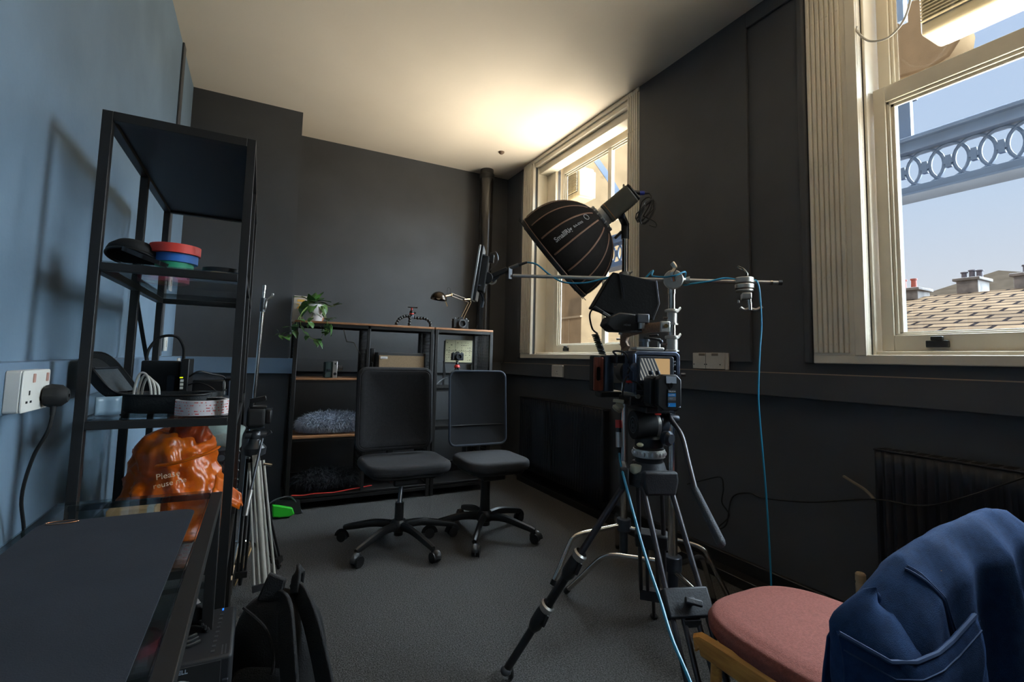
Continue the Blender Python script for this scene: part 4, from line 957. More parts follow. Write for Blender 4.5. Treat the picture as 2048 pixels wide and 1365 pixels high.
# SLR
def still_camera(name, label, c, s_, body, ringm, group=None, rz=0.):
    t = thing(name, label, 'camera', c, rz); MT = MAT[t.name]
    g = MB().box((0, 0, .042*s_), (.132*s_, .03*s_, .076*s_)); g.build('body', body, t, bevel=.006*s_, seg=3, world=False)
    MB().prism([(-.022*s_, 0), (.022*s_, 0), (.012*s_, .016*s_), (-.012*s_, .016*s_)], (0, .012*s_, .08*s_), (1, 0, 0), (0, 0, 1), .026*s_).build('prism_hump', body, t, bevel=.002, world=False)
    MB().lathe([(.034*s_, 0), (.034*s_, .012*s_), (.031*s_, .014*s_), (.031*s_, .022*s_), (.024*s_, .022*s_), (.022*s_, .008*s_), (.001, .006*s_)], (.008*s_, -.015*s_, .042*s_), (0, -1, 0), n=28).build('lens_mount', ringm, t, world=False)
    MB().lathe([(.0215*s_, .009*s_), (.001, .0095*s_)], (.008*s_, -.015*s_, .042*s_), (0, -1, 0), n=24).build('lens_opening', 'matte_black', t, world=False)
    for x, r_ in ((.048, .010), (-.046, .008)): MB().lathe([(r_*s_, 0), (r_*s_, .008*s_), (r_*.6*s_, .010*s_)], (x*s_, 0, .08*s_), n=14, cap=True).build('dial', 'grey_metal', t, world=False)
    MB().box((-.052*s_, -.018*s_, .042*s_), (.022*s_, .012*s_, .066*s_)).build('grip', 'matte_black', t, bevel=.003, world=False)
    for x in (-.068, .068): MB().torus((x*s_, 0, .068*s_), (0, 1, 0), .004*s_, .001*s_, 10, 5).build('strap_lug', 'silver', t, world=False)
    return t
still_camera('slr_camera', 'black film camera with a silver lens ring in front of the desk lamp', (1.53, 3.90, FT+.004), 1.08, 'matte_black', 'grey_metal')
o = MB().bx((1.51, 3.872, FT), (1.56, 3.93, FT+.004)).bx((1.465, 3.89, FT), (1.50, 3.93, FT+.004)).bx((1.50, 3.90, FT), (1.51, 3.92, FT+.004)).build('camera_plate', 'silver', bevel=.001)
tag(o, 'small silver plate under the black film camera', 'plate')

# narrow unit contents: printed panel, compact camera on small red tripod, cable
t = thing('printed_sign', 'pale yellow printed metal panel with rows of marks inside the narrow shelf unit', 'panel', (1.60, 4.10, 1.16))
MB().bx((1.475, 4.095, 1.062), (1.732, 4.10, 1.262)).build('sheet', mat('pale_yellow_print', (206, 196, 156), .6, rgb2=(178, 170, 140), vscale=7), t)
g = MB(); rnd = random.Random(9)
g.bx((1.476, 4.0942, 1.161), (1.731, 4.0955, 1.1635)).bx((1.567, 4.0942, 1.165), (1.569, 4.0955, 1.260))
for row in range(8):
    z = 1.08+row*.022
    for k in range(12):
        if rnd.random() < .5: 
            x = 1.485+k*.02; g.bx((x, 4.0942, z), (x+rnd.uniform(.004, .014), 4.0955, z+rnd.uniform(.003, .007)))
g.build('printed_marks', mat('dark_print', (70, 64, 54), .7), t)
MB().bx((1.462, 4.101, 1.05), (1.745, 4.112, 1.07)).bx((1.465, 4.101, 1.0), (1.478, 4.112, 1.25)).bx((1.732, 4.101, .862), (1.745, 4.112, 1.26)).bx((1.465, 4.101, .862), (1.478, 4.112, 1.0)).build('stand_frame', 'black_metal', t)
tz = .862
t = thing('mini_tripod', 'tiny black table tripod with a red collar inside the narrow shelf unit', 'tripod', (1.515, 3.90, tz))
for a in (200, 320, 80):
    c_, s_ = math.cos(math.radians(a)), math.sin(math.radians(a))
    MB().bar((1.515+.008*c_, 3.90+.008*s_, tz+.165), (1.515+.062*c_, 3.90+.062*s_, tz+.004), .014, .010).build('leg', 'black', t, bevel=.002)
MB().lathe([(.02, .155), (.026, .16), (.02, .178), (.012, .182)], (1.515, 3.90, tz), n=16, cap=True).build('red_collar', 'red', t)
MB().lathe([(.012, .18), (.015, .188), (.008, .2), (.008, .208), (.016, .21), (.016, .215)], (1.515, 3.90, tz), n=14, cap=True).build('ball_head', 'black', t)
still_camera('compact_camera', 'small black camera with a furry top mounted on the tiny red-collared tripod', (1.515, 3.90, tz+.215), .82, 'black', 'gunmetal')
o = MB().tube([(1.462, 4.09, 1.07), (1.46, 4.05, 1.0), (1.445, 4.0, .94), (1.40, 3.95, .90), (1.36, 3.9, .866)], .004, 7, smooth=6).build('hanging_lead', 'rubber'); tag(o, 'black lead hanging down the left of the pale printed panel', 'cable')
o = MB().tube([(1.30, 3.84, .867), (1.34, 3.86, .90), (1.40, 3.90, .925), (1.44, 3.93, .93)], .009, 8, smooth=5, sc=(1, .5)).build('bent_strip', 'grey_metal'); tag(o, 'bent grey metal strip lying at the left of the narrow unit shelf', 'strip')

# wide unit contents
t = thing('cine_camera', 'small silver and green cine camera on the wooden shelf under the plant', 'camera', (.51, 3.88, FA))
MB().bx((.445, 3.83, FA), (.50, 3.93, FA+.118)).build('side_case', mat('dark_green_leatherette', (36, 56, 54), .6, bump=.3, bscale=300), t, bevel=.006)
MB().bx((.50, 3.825, FA), (.532, 3.935, FA+.125)).build('front_housing', 'silver', t, bevel=.003)
MB().cyl((.532, 3.87, FA+.075), (.552, 3.868, FA+.075), .021, n=20).cyl((.552, 3.868, FA+.075), (.572, 3.866, FA+.075), .017, n=20).build('lens', 'grey_metal', t)
MB().cyl((.572, 3.866, FA+.075), (.574, 3.866, FA+.075), .013, n=18).build('lens_glass', 'matte_black', t)
MB().cyl((.516, 3.8245, FA+.105), (.516, 3.826, FA+.105), .006, n=12).build('viewfinder_hole', 'matte_black', t)
MB().cyl((.516, 3.822, FA+.03), (.516, 3.826, FA+.03), .011, n=16).build('film_knob', 'matte_black', t)
for a, z in ((.455, .045), (.475, .06)): MB().cyl((a, 3.824, FA+z), (a, 3.83, FA+z), .009, n=12).build('side_dial', 'gunmetal', t)
t = thing('guitar_amplifier', 'small amplifier with a beige cloth grille behind the first office chair', 'amplifier', (1.0, 3.93, .86))
MB().bx((.822, 3.83, .86), (1.215, 4.05, 1.132)).build('cabinet', mat('black_vinyl', (44, 42, 42), .7, bump=.3, bscale=400), t, bevel=.008)
MB().bx((.838, 3.826, .875), (1.198, 3.831, 1.108)).build('grille_cloth', mat('beige_grille_cloth', (150, 124, 94), .9, rgb2=(116, 96, 74), vscale=420), t)
MB().bx((.848, 3.8235, 1.08), (.902, 3.826, 1.098)).build('badge', 'white', t)
text('badge_text', 'Celestion', .0115, (.850, 3.8233, 1.0845), (1, 0, 0), (0, 0, 1), mat('violet_print', (90, 60, 130), .5), t, .0003)
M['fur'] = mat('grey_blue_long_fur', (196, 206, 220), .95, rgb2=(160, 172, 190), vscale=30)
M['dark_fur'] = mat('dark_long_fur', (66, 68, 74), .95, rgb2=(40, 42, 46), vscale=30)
def fur_blob(name, label, c, half, m, seed, n=5200, ln_=.05):
    rnd = random.Random(seed); t = thing(name, label, 'microphone windshield', (c[0], c[1], c[2]-half[2]))
    MB().ball(c, 1, half, 20).build('core', m, t)
    g = MB(); c = V(c)
    for i in range(n):
        z = rnd.uniform(-1, 1); a = rnd.uniform(0, 2*math.pi); s_ = math.sqrt(1-z*z); d = V((z, s_*math.cos(a), s_*math.sin(a)))
        p = c+V((d.x*half[0], d.y*half[1], d.z*half[2]))
        nn = V((d.x/half[0], d.y/half[1], d.z/half[2])).normalized()
        t1 = (nn+V((rnd.uniform(-.8, .8), rnd.uniform(-.8, .8), rnd.uniform(-.9, .3)))).normalized()
        q = p+t1*ln_*rnd.uniform(.5, 1)*.6; e_ = q+(t1+V((rnd.uniform(-.6, .6), 0, -.7))).normalized()*ln_*.5
        e_.z = max(e_.z, c.z-half[2]*1.02); q.z = max(q.z, c.z-half[2]*1.01)
        sd = t1.cross(V((rnd.uniform(-1, 1), rnd.uniform(-1, 1), .3))).normalized()*.0024
        b = len(g.v); g.v += [p-sd, p+sd, q+sd*.7, q-sd*.7, e_]; g.f += [(b, b+1, b+2, b+3), (b+3, b+2, b+4)]
    g.build('fur', m, t, ang=180)
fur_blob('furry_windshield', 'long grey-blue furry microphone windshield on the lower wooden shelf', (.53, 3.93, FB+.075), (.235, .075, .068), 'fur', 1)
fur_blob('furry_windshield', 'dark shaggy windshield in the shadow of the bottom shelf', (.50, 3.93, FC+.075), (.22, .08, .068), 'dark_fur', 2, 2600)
o = MB().tube([(.262, 3.80, FC+.012), (.34, 3.802, FC+.006), (.40, 3.80, FC+.010), (.46, 3.80, FC+.009), (.55, 3.80, FC+.006), (.65, 3.802, FC+.014), (.72, 3.803, FC+.02), (.82, 3.80, FC+.03)], .007, 8, smooth=5, sc=(1, .6)).build('red_strap', 'red'); tag(o, 'red strap lying along the front of the bottom wooden shelf', 'strap')
o = MB().tube([(.60, 4.10, 1.31), (.62, 4.12, 1.26), (.635, 4.12, 1.21), (.69, 4.11, 1.205), (.705, 4.11, 1.18), (.735, 4.11, 1.13), (.758, 4.11, 1.09), (.765, 4.05, .88)], .0028, 6, smooth=0).build('bent_wire', mat('tan_lead', (122, 110, 92), .5)); tag(o, 'thin tan wire hanging in bends under the wide shelf top', 'cable')
t = thing('black_case', 'black case standing in the dark behind the post of the wide unit', 'case', (.795, 3.95, .86))
MB().bx((.772, 3.86, .86), (.812, 4.08, 1.16)).build('shell', 'matte_black', t, bevel=.01)
MB().tube([(.79, 3.86, 1.05), (.79, 3.835, 1.05), (.79, 3.835, .97), (.79, 3.86, .97)], .005, 6).build('handle', 'black', t)

# ------------------------------------------------------------------ office chairs
M['chair_cloth'] = mat('black_chair_fabric', (40, 40, 43), .9, var=.12, vscale=60, bump=.25, bscale=400)
M['chair_mesh'] = None
def mesh_fabric():
    m = bpy.data.materials.new('black_net_fabric'); m.use_nodes = True; n = m.node_tree; b = n.nodes['Principled BSDF']
    b.inputs['Base Color'].default_value = (.028, .032, .04, 1); b.inputs['Roughness'].default_value = .6
    b.inputs['Alpha'].default_value = .97
    return m
M['chair_mesh'] = mesh_fabric()
def office_chair(loc, rz, label, net, base_rot, seat_c, seat_s, back_c, back_s):
    t = thing('office_chair', label, 'office chair', loc, rz)
    o = V(loc)
    k = dict(world=False)
    sx_, sy_ = seat_s
    se = MB().prism(rrect(sx_, sy_, .11, 8), (seat_c[0], seat_c[1], .405), (1, 0, 0), (0, 1, 0), .065).build('seat', 'chair_cloth', t, bevel=.026, seg=5, **k)
    MB().prism(rrect(sx_*.86, sy_*.86, .09, 6), (seat_c[0], seat_c[1], .385), (1, 0, 0), (0, 1, 0), .022).build('seat_pan', 'black', t, bevel=.006, **k)
    w_, h_ = back_s; bu = V((1, 0, 0)); bv = V((0, .10, 1)).normalized(); bo = V((back_c[0], back_c[1], 1.012-h_/2))
    def bf(p):  # gentle curve
        return bo+bu*p[0]+bv*p[1]+V((0, -.45*p[0]**2-.25*(p[1]+.05)**2, 0))
    N = 16; pts = rrect(w_, h_, .045, 5)
    def back_sheet(inset):
        vs = []; fs = []; rings = 7
        for r_ in range(rings):
            q = 1-r_/rings
            for a, b_ in pts: vs.append(bf(((a)*q*(1-inset/w_), (b_)*q*(1-inset/h_))))
        vs.append(bf((0, 0))); n_ = len(pts)
        for r_ in range(rings-1):
            for i in range(n_): fs.append((r_*n_+i, r_*n_+(i+1) % n_, (r_+1)*n_+(i+1) % n_, (r_+1)*n_+i))
        for i in range(n_): fs.append(((rings-1)*n_+i, (rings-1)*n_+(i+1) % n_, len(vs)-1))
        return MB().add(vs, fs)
    if net:
        MB().tube([bf(p) for p in pts], .008, 8, closed=True).build('back_frame', mat('blue_grey_frame', (72, 82, 96), .35), t, **k)
        back_sheet(.01).build('back_mesh', 'chair_mesh', t, ang=180, **k)
        for z in (-.12, ): MB().tube([bf((a*w_/2, z)) for a in (-.95, -.5, 0, .5, .95)], .006, 6).build('lumbar_bar', 'black', t, **k)
    else:
        back_sheet(0).build('backrest', 'chair_cloth', t, solid=.035, bevel=.01, ang=180, **k)
        MB().tube([bf(p)+V((0, .004, 0)) for p in pts], .0185, 8, closed=True, sc=(1, 1)).build('back_edge', 'chair_cloth', t, **k)
    for x in ((-.05, .05) if net else (0,)):
        MB().tube([V((seat_c[0]+x, seat_c[1]+.03, .375)), V((seat_c[0]+x, back_c[1]+.04, .38)), V((back_c[0]+x, back_c[1]+.075, .46)), V((back_c[0]+x, back_c[1]+.05, .62))], .016 if not net else .011, 8, smooth=6, sc=(1.8, 1)).build('back_support', 'black', t, **k)
    MB().box((seat_c[0]*.6, seat_c[1]*.6, .362), (.15, .20, .045)).build('tilt_mechanism', 'black', t, bevel=.01, **k)
    MB().cyl((seat_c[0]*.6+.05, seat_c[1]*.6, .36), (seat_c[0]*.6+.2, seat_c[1]*.6-.02, .355), .006, n=8).build('lever', 'black', t, **k)
    if not net:
        MB().cyl((0, 0, .24), (seat_c[0]*.5, seat_c[1]*.5, .36), .0135, n=16).build('gas_lift', 'grey_metal', t, **k)
        MB().cyl((0, 0, .06), (0, 0, .245), .026, n=18).build('column', 'black', t, **k)
    else:
        MB().cyl((0, 0, .06), (0, 0, .36), .034, .028, n=18).build('column', 'black', t, **k)
    hub = MB().lathe([(.04, .085), (.05, .09), (.05, .13), (.035, .15)], (0, 0, 0), n=20, cap=True).build('base_hub', 'black', t, **k)
    for i in range(5):
        a = math.radians(base_rot+72*i); d = V((math.cos(a), math.sin(a), 0)); s_ = V((-d.y, d.x, 0))
        P = [d*.03+V((0, 0, .115)), d*.14+V((0, 0, .118)), d*.29+V((0, 0, .088)), d*.34+V((0, 0, .075))]
        ar = MB().tube(P, lambda q: .027-.011*q, 8, smooth=5, sc=(.8, 1)).build('base_arm', 'black', t, **k)
        c = d*.34+s_*.012
        cs_ = MB()
        for off in (-.013, .013): cs_.cyl(c+s_*(off-.009)+V((0, 0, .03)), c+s_*(off+.009)+V((0, 0, .03)), .028, n=18)
        cs_.cyl(d*.335+V((0, 0, .03)), d*.335+V((0, 0, .075)), .008, n=8)
        cs_.tube([c+d*(.033*math.cos(q*math.pi/8))+V((0, 0, .03+.033*math.sin(q*math.pi/8))) for q in range(9)], .008, 6, sc=(2.2, .6), up=(0, 0, 1))
        cs_.build('caster', 'black', ar, **k)
    return t
office_chair((.79, 2.89, 0), 0, 'black office chair with an upholstered back, nearer the plant', False, 144, (.055, .14), (.52, .45), (.03, .335), (.47, .50))
office_chair((1.325, 2.85, 0), 0, 'smaller black office chair with a see-through net back, by the corner pipe', True, 20, (.055, .05), (.43, .43), (.045, .28), (.42, .50))

# ------------------------------------------------------------------ stands, softbox, boom
def grip_head(g, c, ax, R_=.034, th=.03):
    g.cyl(V(c)-V(ax)*th/2, V(c)+V(ax)*th/2, R_, n=26)
    return g
def c_stand(label, x, y, ztop, zbase, feet, r0, sections, bases=None):
    t = thing('light_stand', label, 'light stand', (x, y, 0))
    MB().cyl((x, y, zbase-.13), (x, y, sections[0][0]), r0, n=18).build('column', 'chrome', t)
    MB().cyl((x, y, zbase-.03), (x, y, zbase+.03), r0*1.9, n=18).cyl((x, y, zbase-.14), (x, y, zbase-.02), r0*1.12, n=18).build('base_casting', 'gunmetal', t, bevel=.003)
    zz = sections[0][0]; r = r0
    for k, (z0, r1) in enumerate(sections):
        z1 = sections[k+1][0] if k+1 < len(sections) else ztop
        MB().cyl((x, y, z0-.02), (x, y, z1), r1, n=16).build('riser', 'chrome', t)
        cl_ = MB().lathe([(r1*1.15, .0), (r1*1.75, .0), (r1*1.75, .006), (r1*1.45, .008), (r1*1.45, .06), (r1*1.75, .062), (r1*1.75, .068), (r1*1.1, .07)], (x, y, z0-.07), n=20).build('collar', 'silver', t)
        MB().cyl((x-r1*1.2*CR.x, y-r1*1.2*CR.y, z0-.04), (x-r1*2.6*CR.x, y-r1*2.6*CR.y, z0-.04), .005, n=8).build('lock_screw', 'grey_metal', cl_)
        MB().tube([V((x, y, z0-.01))+CR*(-.03), V((x, y, z0-.006))+CR*(-.012)-_f*.02, V((x, y, z0-.012))+CR*.012-_f*.02, V((x, y, z0+.004))+CR*.036], .0045, 7, smooth=4, sc=(1, 1.5)).build('lock_lever', 'silver', cl_)
    for k, (bend, end) in enumerate(feet):
        b_ = V(bend); e_ = V(end); s_ = V((x, y, zbase-.012*k)); d = (b_-s_); 
        MB().tube([s_+d*.05, s_+d*.5, s_+d*.86, b_+V((0, 0, -.012)), b_+(e_-b_)*.18, b_+(e_-b_)*.55, e_], .0115, 10, smooth=7).build('leg', 'chrome', t)
        MB().cyl(e_-(b_-e_).normalized()*.005, e_+(b_-e_).normalized()*.02, .0135, n=12).build('leg_cap', 'rubber', t)
    return t
SX, SY = 1.715, 1.995
c_stand('chrome light stand with curved legs holding up the black softbox', SX, SY, 1.80, .27, [((1.44, 2.05, .235), (1.337, 2.07, .016)), ((1.93, 1.68, .235), (1.99, 1.58, .016)), ((1.87, 2.24, .235), (1.94, 2.31, .016))], .019, [(1.26, .0165), (1.58, .0165)])
SBX, SBY = 1.583, 1.535
tb = c_stand('chrome stand with curved legs carrying the horizontal boom', SBX, SBY, 1.43, .27, [((1.44, 1.80, .235), (1.354, 1.979, .016)), ((1.83, 1.60, .235), (1.93, 1.62, .016)), ((1.50, 1.28, .235), (1.46, 1.17, .016))], .019, [(1.22, .0165), (1.335, .0145)])
# grip head on the boom stand and the boom arm
BL, BR = V((1.030, 1.976, 1.4878)), V((1.888, 1.251, 1.4416)); BD = (BR-BL).normalized()
def BP(t_): return BL+(BR-BL)*t_
hn = V((-.686, -.727, 0))   # towards the viewer side
GC = BP(.632)
t = thing('boom_arm', 'long thin steel boom arm running level across the room on the chrome stand', 'boom arm', GC)
MB().cyl(BL, BR, .0082, n=14).build('rod', 'silver', t)
MB().cyl(BR, BR+BD*.014, .0105, n=12).build('end_cap', 'rubber', t)
MB().cyl(BR-BD*.03, BR-BD*.022, .0105, n=12).build('end_ring', 'chrome', t)
t = thing('grip_head', 'round steel grip head clamping the boom to the top of the chrome stand', 'clamp', GC)
MB().cyl(GC-hn*.006, GC+hn*.008, .041, n=30).cyl(GC+hn*.012, GC+hn*.024, .041, n=30).build('disc', 'silver', t, bevel=.003)
MB().cyl(GC-hn*.02, GC+hn*.036, .013, n=14).build('spindle', 'chrome', t)
MB().tube([GC+hn*.034+V((0, 0, -.01)), GC+hn*.042+V((-.004, .004, .02)), GC+hn*.04+V((.004, -.004, .045)), GC+hn*.034+V((-.004, .004, .068))], .0075, 8, smooth=5, sc=(1.4, .8)).build('handle', 'chrome', t)
MB().lathe([(.014, 0), (.017, .004), (.012, .014), (.018, .03)], GC+BD*.036, BD, n=14, cap=True).build('rod_clamp', 'silver', t)
MB().cyl((SBX, SBY, 1.40), (SBX, SBY, GC.z-.03), .017, n=16).build('socket', 'chrome', t)
# second grip head near the right end
G2 = BP(.885)
t = thing('grip_head', 'steel grip head with a T-handle hanging near the right end of the boom', 'clamp', G2)
MB().cyl(G2+V((0, 0, .018)), G2+V((0, 0, -.006)), .036, n=28).cyl(G2+V((0, 0, -.010)), G2+V((0, 0, -.030)), .037, n=28).cyl(G2+V((0, 0, -.032)), G2+V((0, 0, -.042)), .034, n=28).build('disc', 'silver', t, bevel=.003)
MB().box(G2+V((.004, -.004, -.062)), (.036, .066, .026), Matrix.Rotation(math.radians(-47), 3, 'Z')).build('jaw', 'silver', t, bevel=.004)
MB().tube([G2+V((.006, -.006, .016)), G2+V((.006, -.008, .034)), G2+V((-.004, .004, .056)), G2+V((-.02, .016, .066))], .008, 8, smooth=5, sc=(1.3, .8)).build('handle', 'chrome', t)
MB().cyl(G2+V((.012, -.012, -.07)), G2+V((.014, -.014, -.118)), .0085, n=12).build('screw', 'chrome', t)
MB().tube([G2+V((-.014, .01, -.108)), G2+V((.0, -.0, -.118)), G2+V((.014, -.014, -.112)), G2+V((.03, -.03, -.118)), G2+V((.046, -.046, -.104))], .0065, 8, smooth=4).build('t_handle', 'silver', t)
MB().cyl(G2+V((-.018, .016, -.076)), G2+V((-.018, .016, -.09)), .006, n=10).build('small_screw', 'chrome', t)

# slim LED panel seen edge-on at the left end of the boom
t = thing('led_light', 'slim black light panel seen edge-on at the left end of the boom', 'light panel', (.92, 2.04, 1.36))
pa, pb = V((.896, 2.055, 1.620)), V((.874, 2.085, 1.368)); pd = (pb-pa).normalized(); pn = V((.80, -.42, .10)).normalized(); ps = pd.cross(pn).normalized(); pn = ps.cross(pd).normalized()
Rm = Matrix((ps, pd, pn)).transposed(); L_ = (pb-pa).length; mid = (pa+pb)/2
MB().box(mid+pn*.004, (.17, L_, .008), Rm).build('front_frame', 'silver', t, bevel=.002)
MB().box(mid-pn*.0008, (.16, L_-.012, .002), Rm).build('diffuser', 'off_white', t)
MB().box(mid+pn*.014, (.168, L_*.985, .014), Rm).build('housing', 'black', t, bevel=.003)
MB().box(mid+pn*.034-pd*.004, (.10, L_*.66, .034), Rm).build('electronics_box', 'matte_black', t, bevel=.006)
for k in (-.085, .055): MB().box(mid+pn*.024+pd*k+ps*.06, (.02, .006, .02), Rm).build('side_lug', 'grey_metal', t)
MB().tube([pa+pd*.02+pn*.05, pa+pd*.01+pn*.075, pa+pd*.05+pn*.09, pa+pd*.10+pn*.06, pa+pd*.16+pn*.035], .0022, 6, smooth=6).build('wire_loop', 'grey_metal', t)
MB().box(pa+pd*.045+pn*.06, (.03, .04, .022), Rm).build('plug_block', 'black', t, bevel=.003)
MB().tube([pb-pd*.045+pn*.03, pb-pd*.02+pn*.05, pb+pd*.0+pn*.05], .004, 7, smooth=4).build('dangling_plug', 'gunmetal', t)
MB().cyl(pb-pd*.006+pn*.052, pb+pd*.022+pn*.05, .0065, n=10).build('plug_tip', 'grey_metal', t)
yk = mid+pn*.055+pd*.01
MB().cyl(yk-ps*.03, yk+ps*.03, .026, n=20).build('yoke_joint', 'black', t, bevel=.003)
MB().tube([yk+V((.004, 0, -.02)), yk+V((.02, -.01, -.028)), yk+V((.035, -.02, -.012)), yk+V((.02, -.01, .022))], .004, 7, smooth=5).build('yoke_lever', 'silver', t)
t = thing('clamp_arm', 'black clamp arm joining the light panel to the end of the boom', 'clamp', BL)
MB().bar(yk+V((.012, -.006, .004)), BL+V((-.018, .02, .032)), .026, .024).build('arm', 'black', t, bevel=.005)
MB().bar(yk+V((.02, -.012, -.016)), BL+V((-.05, .045, .0)), .012, .012).build('lower_bar', 'gunmetal', t, bevel=.003)
MB().bar(BL+V((-.012, .012, .038)), BL+V((-.012, .012, -.018)), .022, .02).build('jaw', 'grey_metal', t, bevel=.003)
MB().cyl(BL+V((-.014, .012, .034)), BL+V((.022, -.012, .052)), .009, n=12).build('connector', 'grey_metal', t); MB().cyl(BL+V((.018, -.01, .05)), BL+V((.055, -.034, .064)), .008, .005, n=12).build('connector_boot', 'rubber', t)

M['teal'] = mat('teal_cable_sheath', (26, 122, 156), .4)
def D(px, py, d): return V((0, 0, CAMZ))+(_f+CR*((px-1020.6)/968.5)-CU*((py-640.6)/968.5))*d
b1 = BL+V((.055, -.034, .064))
up = V((0, 0, 1))
o = MB().tube([b1, BP(.10)+up*.055, BP(.15)+up*.012, BP(.21)-up*.025+hn*.012, BP(.29)-up*.027+hn*.014, BP(.36)-up*.008+hn*.014, BP(.42)+up*.012+hn*.012, BP(.455)+up*.004, BP(.50)-up*.02-hn*.01, BP(.555)+up*.038, BP(.555)+up*.012+hn*.02, BP(.60)+up*.006+hn*.036, BP(.64)+up*.012+hn*.052, BP(.675)+up*.03+hn*.03, BP(.67)-up*.016-hn*.012, BP(.70)-up*.016+hn*.012, BP(.76)-up*.004+hn*.012, BP(.81)+up*.012+hn*.006, BP(.85)+up*.012-hn*.012, BP(.885)+up*.004-hn*.045, BP(.915)+up*.010-hn*.012, BP(.928)-up*.004+hn*.012,
    BP(.935)-up*.06+hn*.014, (1.838, 1.295, 1.26), (1.832, 1.30, 1.16), (1.825, 1.305, .98), (1.834, 1.305, .85), (1.838, 1.30, .75), (1.85, 1.295, .56), (1.86, 1.29, .30), (1.865, 1.285, .03), (1.90, 1.25, .006), (2.0, 1.1, .006)], .0038, 8, smooth=7).build('teal_cable', 'teal')
tag(o, 'teal cable wound along the boom and dropping straight to the floor at its right end', 'cable')

# softbox and its light
AX = V((.6457, -.3937, .6562)).normalized(); RD = V((118.8, -48.0, -146.5)).normalized()
_v = (V((1.384, 2.172, 1.652))-V((0, 0, CAMZ))).normalized(); AX = (AX-_v*(AX.dot(_v)+.05)).normalized(); RD = (RD-AX*RD.dot(AX)).normalized(); VD = AX.cross(RD).normalized()
SC = V((1.384, 2.172, 1.652)); SR = .262; SD = .315
M['soft'] = mat('black_softbox_fabric', (26, 21, 18), .85, spec=.2, var=.12, vscale=30, bump=.15, bscale=60)
M['rib'] = mat('brown_rib_tape', (122, 88, 68), .6)
t = thing('softbox', 'black parabolic softbox with brown ribs and white lettering pointing down-left', 'softbox', SC)
def sp(a, q, off=0.):   # q: 0 rim .. 1 neck
    r_ = SR*(1-q**2.25)**.62*(1-.0*q)+.035*q
    seg = math.pi/8; am = (a % seg)-seg/2; flat = math.cos(seg/2)/math.cos(am)
    r_ = r_*(flat if q < .95 else 1)+off
    return SC+RD*(r_*math.cos(a))+VD*(r_*math.sin(a))+AX*(SD*q)
NA, NQ = 96, 18
MB().sheet(lambda u, v: sp(2*math.pi*u, v*.985), NA, NQ, closed_u=True).build('shell', 'soft', t, solid=.0015, ang=30)
for k in range(16):
    a = k*math.pi/8
    P = [sp(a, .06+.86*i/16, .0022) for i in range(17)]
    vs = []; fs = []
    for i, p in enumerate(P):
        s_ = (sp(a+.02, .06+.86*i/16)-sp(a-.02, .06+.86*i/16)).normalized()*.0042
        vs += [p-s_, p+s_]
    MB().add(vs, [(2*i, 2*i+1, 2*i+3, 2*i+2) for i in range(16)]).build('rib', 'rib', t, solid=.001)
lip = MB().sheet(lambda u, v: sp(2*math.pi*u, 0, .003*(1-abs(2*v-1)))-AX*(.022*v-.002), NA, 4, closed_u=True).build('rim_band', 'matte_black', t, solid=.002)
MB().tube([sp(2*math.pi*i/64, 0, .004)+AX*.004 for i in range(64)], .0018, 5, closed=True).build('rim_piping', 'rib', t)
MB().sheet(lambda u, v: SC+(RD*math.cos(2*math.pi*u)+VD*math.sin(2*math.pi*u))*(SR*.97*v)-AX*.002, 64, 3, closed_u=True).build('front_diffuser', 'off_white', t)
for k in range(16):
    a = k*math.pi/8; p = sp(a, 0)
    MB().cyl(p-AX*.018, p-AX*.018+(p-SC).normalized()*.022, .0022, n=6).build('rod_tip', 'matte_black', t)
nk = SC+AX*SD
MB().lathe([(.055, -.02), (.078, -.016), (.080, -.004), (.076, .004), (.055, .006), (.055, -.02)], nk, AX, n=36).build('speed_ring', 'grey_metal', t)
for k in range(16):
    a = k*math.pi/8+.02; p = nk+RD*(.075*math.cos(a))+VD*(.075*math.sin(a))
    MB().bar(p-AX*.03, p+AX*.006, .012, .007).build('rod_socket', 'silver', t)
# lettering on the panel facing the room (follows the slope of the shell)
def on_shell(string, size, q0, a0, depth, m):
    cu = bpy.data.curves.new('t', 'FONT'); cu.body = string; cu.size = size; cu.extrude = .0002; cu.resolution_u = 3; cu.offset = size*.018
    tmp = bpy.data.objects.new('t', cu); COL.objects.link(tmp)
    me = bpy.data.meshes.new_from_object(tmp.evaluated_get(bpy.context.evaluated_depsgraph_get())); bpy.data.objects.remove(tmp)
    inv = MAT[t.name].inverted()
    for vq in me.vertices:
        q = q0+vq.co.x/(SD*1.12); a = a0+vq.co.y/(SR*.86)
        vq.co = inv @ (sp(a, q, depth+.0005))
    me.materials.clear(); me.materials.append(M[m]); ob = bpy.data.objects.new('lettering', me); COL.objects.link(ob); ob.parent = t
facing = None
best = 9
for i in range(720):
    a = 2*math.pi*i/720; p = sp(a, .4); nrm = (p-(SC+AX*SD*.3)).normalized(); vd = (V((0, 0, CAMZ))-p).normalized()
    c_ = -nrm.dot(vd)
    if c_ < best: best = c_; facing = a
ASG = 1.0
seg = math.pi/8
A0 = (math.floor(facing/seg)+.5)*seg
